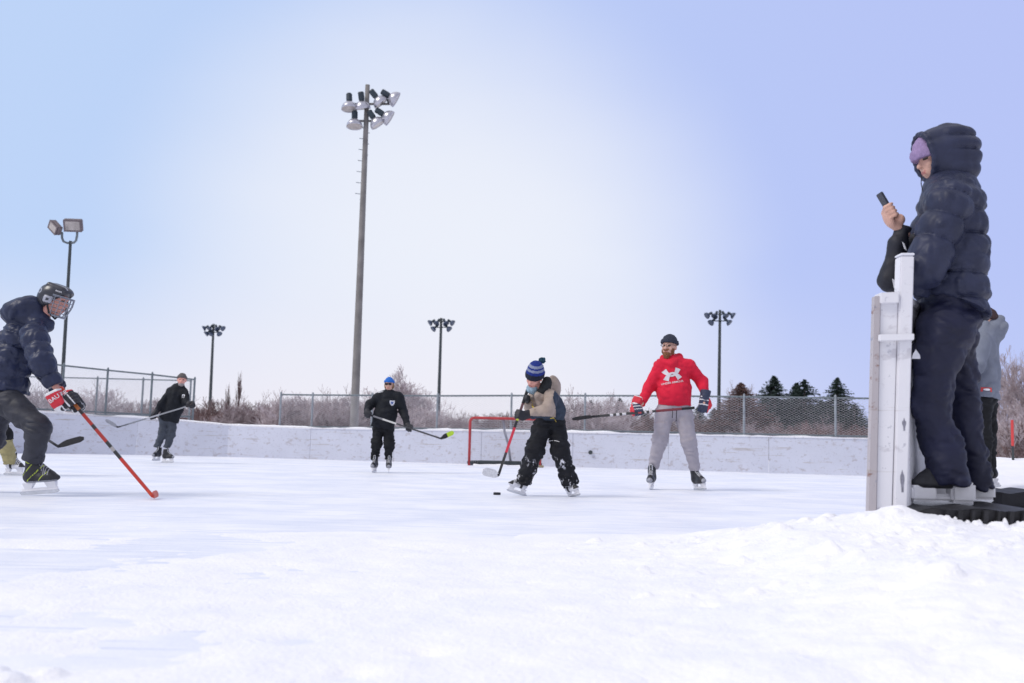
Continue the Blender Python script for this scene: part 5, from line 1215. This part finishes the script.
st6 = stick('black and white hockey stick held level across the hips of the man in red', bt, hl, tp, [(0, (.08, .03, .04)), (.10, (.16, .02, .03)), (.38, (.03, .03, .03)), (.42, (.55, .5, .52)), (.45, (.03, .03, .03)), (.48, (.6, .58, .6)), (.50, (.03, .03, .03)), (.53, (.4, .05, .06)), (.56, (.03, .03, .03)), (.68, (.6, .6, .62)), (.72, (.03, .03, .03)), (.75, (.6, .6, .62)), (.78, (.03, .03, .03)), (.81, (.6, .6, .62)), (.84, (.03, .03, .03))], M['tape'], bup=(0, .6, .8), bh=.05, curve=.0)
b_ = G(651.5, d - .06, 0); skate(pr, base, 'black', b_, (-.30, -1, 0), (-.02, 0, 1), 1.12)
b_ = G(700.3, d - .0, 0.); skate(pr, base, 'black', b_, (.35, -1, 0), (-.22, 0, 1), 1.12)
# chest emblem: an upright and an inverted arc crossing, words below
def arc_strip(sgn):
    vs, fs = [], []; n = 18
    for i in range(n + 1):
        t = -1 + 2 * i / n; x = t; y = sgn * (-.20 + .95 * abs(t) ** 2.0); wd = .13 + .26 * abs(t) ** 1.5
        tx, ty = 1., sgn * 1.9 * t; l_ = math.hypot(tx, ty); nx, ny = -ty / l_, tx / l_
        vs += [(x + nx * wd, y + ny * wd), (x - nx * wd, y - ny * wd)]
        if i: fs.append((2 * i - 2, 2 * i - 1, 2 * i + 1, 2 * i))
    return vs, fs
v1, f1 = arc_strip(1); v2, f2_ = arc_strip(-1)
M['print'] = mat('silver_grey_print', (.62, .60, .64), .5, .06, 20)
ecx = W(672.6, 374.2, d - .2); ex = W(680, 373, d) - W(665, 375.3, d)
decal('chest_emblem', np.array(v1), f1, jm, base, ecx, ex, (0, 0, 1), .088, M['print'], pr, base, .007)
decal('chest_emblem', np.array(v2), f2_, jm, base, ecx, ex, (0, 0, 1), .088, M['print'], pr, base, .0095)
decal('chest_lettering', *font_polys('UNDER ARMOUR'), jm, base, W(673, 382.3, d - .2), ex, (0, 0, 1), .026, M['print'], pr, base, .008)

# ================================================================== 7. person with the phone
d = 5.0
M['puff2'] = mat('slate_navy_quilted_nylon', (.024, .029, .062), .5, .2, 10, bump=.12, bscale=50, spec=.30)
M['navyp'] = mat('navy_shell_trousers', (.007, .009, .034), .6, .25, 6, bump=.12, bscale=40)
M['lilac'] = mat('lilac_knit', (.29, .21, .38), .9, .12, 90, bump=.4, bscale=160); M['softblack'] = mat('black_softshell', (.014, .015, .024), .6, .25, 20, bump=.12)
P = PJ({'nk': (951, 180), 'che': (953, 206), 'mid': (955, 256), 'hem': (953, 309), 'pel': (951, 322), 'sL': (950, 203, -.17), 'eL': (927, 264, -.17), 'wL': (914, 290, -.08),
        'sR': (944, 203, .19), 'eR': (890, 284, .10), 'wR': (905, 233, .06), 'hL': (942, 330, -.10), 'kL': (930, 404, -.10), 'aL': (951, 484, -.10),
        'hR': (950, 330, .11), 'kR': (963, 404, .12), 'aR': (977, 487.5, .13), 'gL': (908, 292, -.04), 'gR': (899, 217, .06)}, d)
H = head_frame(W(936.8, 159.5, d), (-1, -.10, -.26), (-.22, 0, 1), .95)
A = nrm(W(878.8, 193.5, d) - W(893, 217.5, d)); wd = V(0, 1, 0); Nf = nrm(np.cross(wd, A)); Nf = Nf if Nf[0] > 0 else -Nf      # screen side faces the face
phc = W(886.3, 205.5, d + .05)
hand = []; low = phc - A * .060
hand.append(ell(low - Nf * .026 - A * .012 + V(0, .004, 0), (A, wd, Nf), (.050, .044, .019)))
hand.append(cap(low - Nf * .02 - A * .03, P['wR'], .026, .027))
hand.append(ell(W(899.5, 219.5, d + .05), (A, wd, Nf), (.030, .036, .026)))
for i, k in enumerate((.9, 1., 1., .88)):
    o = phc + A * (-.006 - .0200 * i)
    p = [o - Nf * .028 + wd * .020 - A * .022, o - Nf * .026 - wd * .034, o - Nf * .004 - wd * .050 * (.9 + .1 * k), o + Nf * .013 - wd * .036]
    hand.append(uni(cap(p[0], p[1], .0105), cap(p[1], p[2], .0098), cap(p[2], p[3], .0088), k=.004))
hand.append(uni(cap(low - A * .012 + Nf * .014 + wd * .03, phc - A * .028 + Nf * .024 + wd * .026, .0145, .0125), cap(phc - A * .028 + Nf * .024 + wd * .026, phc - A * .002 + Nf * .018 + wd * .008, .0125, .0105), k=.006))
P2 = dict(P); P2.pop('gR'); P2.pop('gL')
foot = W(950, 505, d); foot[2] = .28
pr, base = person('spectator in long hooded puffy jacket and lilac hat looking at a phone', P2, H, foot, dict(h=.0068, s=.98, nosm=hand, skin=M['skin'],
      ))
q = (.125, .030)
side = V(0, 1, 0)
tor = uni(ecap(W(951, 316, d), W(952, 256, d), .168, .160, side, 1.3, q, .42), ecap(W(952, 256, d), W(951, 208, d), .160, .150, side, 1.35, q, .3), k=.012)
tor = uni(tor, cap(W(951, 188, d), W(947, 198, d - .13), .11, .105), cap(W(951, 188, d), W(947, 198, d + .13), .11, .105), k=.06)
tor = cut(tor, W(953, 309, d), V(-.42, 0, -1))
arm = uni(cap(P['sL'], P['eL'], .110, .096, (.125, .030), .35), cap(P['eL'], P['wL'], .094, .070, (.11, .024)), k=.03)
arm = cut(arm, P['wL'], P['wL'] - P['eL'])
arm2 = cap(P['sR'], W(912, 262, d + .22), .105, .085, (.12, .02))
jk = uni(tor, arm, arm2, k=.006)
# hood: bulky shell open to the left
Fh = nrm(V(-1, 0, -.12)); Uh = nrm(V(-.1, 0, 1)); ax_ = (Fh, V(0, 1, 0), Uh); hc = W(950.5, 152, d)
def hoodf(p):
    q_ = p - hc; u = q_ @ Uh; f = q_ @ Fh
    pf = .026 * (np.sqrt(np.abs(np.sin(np.pi * (u + .075 * 0 + .012) / .074)) + .02) - .7) * np.clip((.09 - f) / .05, 0, 1) * np.clip((.128 - u) / .02, 0, 1)
    return ell(hc, ax_, (.150, .125, .152))(p) - pf
hd_ = uni(hoodf, ell(W(934, 156, d), ax_, (.145, .120, .128)), ell(W(953, 172, d), ax_, (.128, .13, .085)), k=.04)
hd_ = cut(hd_, W(923.3, 157, d), nrm(V(-1, 0, -.24)))
cav = uni(ell(W(926, 157, d), (nrm(V(-1, 0, -.25)), V(0, 1, 0), nrm(V(-.25, 0, 1))), (.12, .094, .118)), cap(W(928, 160, d), W(937, 172, d), .075, .06))
hd_ = sub(hd_, cav, .012)
rim = []
for t0, t1 in zip(np.linspace(0, 2 * math.pi, 21)[:-1], np.linspace(0, 2 * math.pi, 21)[1:]):
    pc = lambda t: W(923.8, 157, d) + nrm(V(-.24, 0, 1)) * .119 * math.cos(t) + V(0, 1, 0) * .109 * math.sin(t) + V(.0, 0, 0)
    rim.append(cap(pc(t0), pc(t1), .013))
hd_ = uni(hd_, *rim, k=.012)
jm = blob('jacket', folds(uni(jk, k=0), .0055, 18, seed=5.), W(950, 240, d), .85, .0075, M['puff2'], pr, base)
blob('hood', folds(hd_, .0035, 12, seed=7.), hc, .32, .0062, M['puff2'], jm, base)
# dark far sleeve resting on the gate
slv = folds(uni(cap(W(928, 228, d + .20), P['eR'] + V(0, 0, .02), .085, .062), cap(P['eR'] + V(0, 0, .015), W(898, 243, d + .06), .060, .046), cap(W(898, 243, d + .06), W(903.5, 229, d + .06), .046, .040), k=.02), .006, 14, seed=11.)
sl = blob('sleeve', cut(slv, W(904.3, 226.5, d + .06), nrm(W(904, 224, d) - W(895, 255, d))), P['eR'], .6, .0068, M['softblack'], jm, base)
q4([(902.2, 241.5), (904.5, 243.5), (907, 250.5), (904.6, 249)], d - .012, .003, 'reflective_tab', M['white'], sl, base, .001)
q4([(892.2, 278.5), (895, 280), (896.5, 287.5), (894, 288)], d + .02, .003, 'reflective_tab', M['white'], sl, base, .001)
def trf(P):
    L_ = []
    for a, fl, rk in (('L', .104, .092), ('R', .082, .082)):
        A_ = uni(cap(P['h' + a], P['k' + a], .132, rk), cap(P['k' + a], P['a' + a], rk, fl), k=.06); L_.append(cut(A_, P['a' + a] + V(0, 0, -.012), nrm(P['a' + a] - P['k' + a]) * .4 + V(0, 0, -1)))
    return uni(uni(L_[0], L_[1], k=.012), ecap(W(947, 330, d), W(951, 300, d), .148, .150, side, 1.2), k=.06)
tm_ = blob('trousers', folds(folds(trf(P), .011, 7, dirn=(.6, 0, 1), st=2.2, seed=4.), .005, 15, dirn=(-.3, 0, 1), seed=3.), W(950, 400, d), .85, .0085, M['navyp'], pr, base)
hx_ = (H['R'], H['F'], H['U'])
bn = cut(ell(hp(H, 0, .004, .040), hx_, (.094 * .97, .114, .112)), hp(H, 0, .0, .020), -H['U'] + H['F'] * .02)
bn = uni(bn, cut(cut(ell(hp(H, 0, .006, .035), hx_, (.102, .122, .115)), hp(H, 0, 0, .016), -H['U']), hp(H, 0, 0, .070), H['U']), k=.006)
blob('hat', folds(bn, .0025, 45), hp(H, 0, 0, .06), .28, .0055, M['lilac'], pr, base)
cord = MB(); cord.tube([W(921.5, 176, d - .02), W(921.2, 184, d - .03), W(922.8, 191, d - .05)], .0025, 5); cord.build('drawcord', M['tape'], jm, base)
M['grime'] = M['white']
decal('thigh_logo', np.array([[-.5, -.5], [.5, -.5], [.45, -.05], [.0, .6], [-.35, .05]]), [(0, 1, 2, 3, 4)], tm_, base, W(916, 354.5, d - .2), (1, 0, 0), (0, 0, 1), .042, M['white'], pr, base, .006)
# skates of the spectator
b_ = W(943.5, 506.5, d - .10); skate(pr, base, 'goal', b_, (-1, -.10, 0), (0, 0, 1), 1.06)
b_ = W(964, 503.0, d + .14); skate(pr, base, 'goal', b_, (-1, -.05, 0), (0, 0, 1), 1.06)
# phone
M['phone'] = mat('dark_phone_case', (.03, .033, .05), .35, .1, 30); M['screen'] = mat('dark_phone_screen', (.015, .018, .03), .08, .1, 10, spec=.8)
pho = empty('mobile_phone', phc, 'slim dark phone held up in the hand of the hooded spectator', 'phone')
m_ = MB(); m_.obox(phc, A, .074, wd, .036, Nf, .0048); m_.build('phone_case', M['phone'], pho, phc, bevel=.003)
m_ = MB(); m_.obox(phc + Nf * .0052, A, .070, wd, .0335, Nf, .0006); m_.build('screen', M['screen'], pho, phc)

# ================================================================== 8. person in the grey-blue coat
d = 9.4
M['greycoat'] = mat('grey_blue_coat', (.17, .19, .245), .7, .12, 9, bump=.15); M['brownhat'] = mat('dark_brown_knit', (.05, .028, .03), .9, .2, 60)
P = PJ({'nk': (986, 330), 'che': (984, 344), 'mid': (984, 372), 'hem': (983, 399), 'pel': (983, 398), 'sL': (981, 342, -.17), 'eL': (978, 366, -.20), 'wL': (968, 385, -.2), 'sR': (984, 342, .18), 'eR': (980, 366, .2), 'wR': (970, 383, .1),
        'hL': (981, 402, -.08), 'kL': (982, 440, -.09), 'aL': (984, 476, -.08), 'hR': (986, 402, .1), 'kR': (987, 440, .08), 'aR': (988, 476, .1), 'gL': (964, 388, -.2), 'gR': (966, 387, .1)}, d)
H = head_frame(W(985.5, 321.5, d), (-1, .25, -.05), (0, 0, 1), 1.)
foot = W(985, 490, d); foot[2] = .24
pr, base = person('person in grey-blue hooded coat and brown hat, half hidden behind the phone user', P, H, foot, dict(h=.011))
jk = jacket_sdf(P, dict(torso=(.130, .135, .140), w=1.5, arm=(.082, .07, .055), ak=.02))
hdg = uni(cap(W(984, 331, d), W(985, 327, d), .085), cap(W(986, 324.5, d), W(996, 323.5, d), .088), ell(W(996, 328.5, d), (nrm(V(1, 0, -.5)), (0, 1, 0), nrm(V(.5, 0, 1))), (.085, .13, .092)), cap(W(992, 336, d), W(988, 348, d), .085), cap(W(986, 331, d - .08), W(998, 333, d - .05), .07), k=.04)
jm = blob('coat', folds(uni(jk, hdg, k=.03), .010, 9, seed=2.), P['che'], .9, .0095, M['greycoat'], pr, base)
blob('trousers', folds(trousers_sdf(P, dict(leg=(.10, .085, .07), hip=.125, rise=.03)), .010, 9, dirn=(0, 0, 1)), P['kR'], .9, .010, M['blackp'], pr, base)
beanie(H, pr, base, M['brownhat'], r=(.092, .108, .100), up=.04, cy=.02, h=.008)
for a, e_ in (('L', P['eL']), ('R', P['eR'])): blob('glove', grip(P['w' + a], P['g' + a], (0, 1, .2), 1., .014), P['g' + a], .2, .010, M['gl_black'], pr, base)
for px, dd in ((981, -.08), (986, .1)): b_ = W(px, 489, d + dd); b_[2] = .24; skate(pr, base, 'black', b_, (-1, 0, 0), (0, 0, 1), 1.)
decal('red_label', np.array([[-1.1, -.5], [1.1, -.5], [1.1, .5], [-1.1, .5]]), [(0, 1, 2, 3)], jm, base, W(992, 389, d - .3), (1, 0, -.05), (0, 0, 1), .040, M['stred'], pr, base, .008)
decal('label_oval', np.array([[math.cos(a) * .7, math.sin(a) * .26] for a in np.linspace(0, 6.283, 12, endpoint=False)]), [tuple(range(12))], jm, base, W(992, 389, d - .3), (1, 0, -.05), (0, 0, 1), .040, M['white'], pr, base, .011)
for k in list(TP.values()):
    for ch in k.children: bpy.data.objects.remove(ch)
    bpy.data.objects.remove(k)
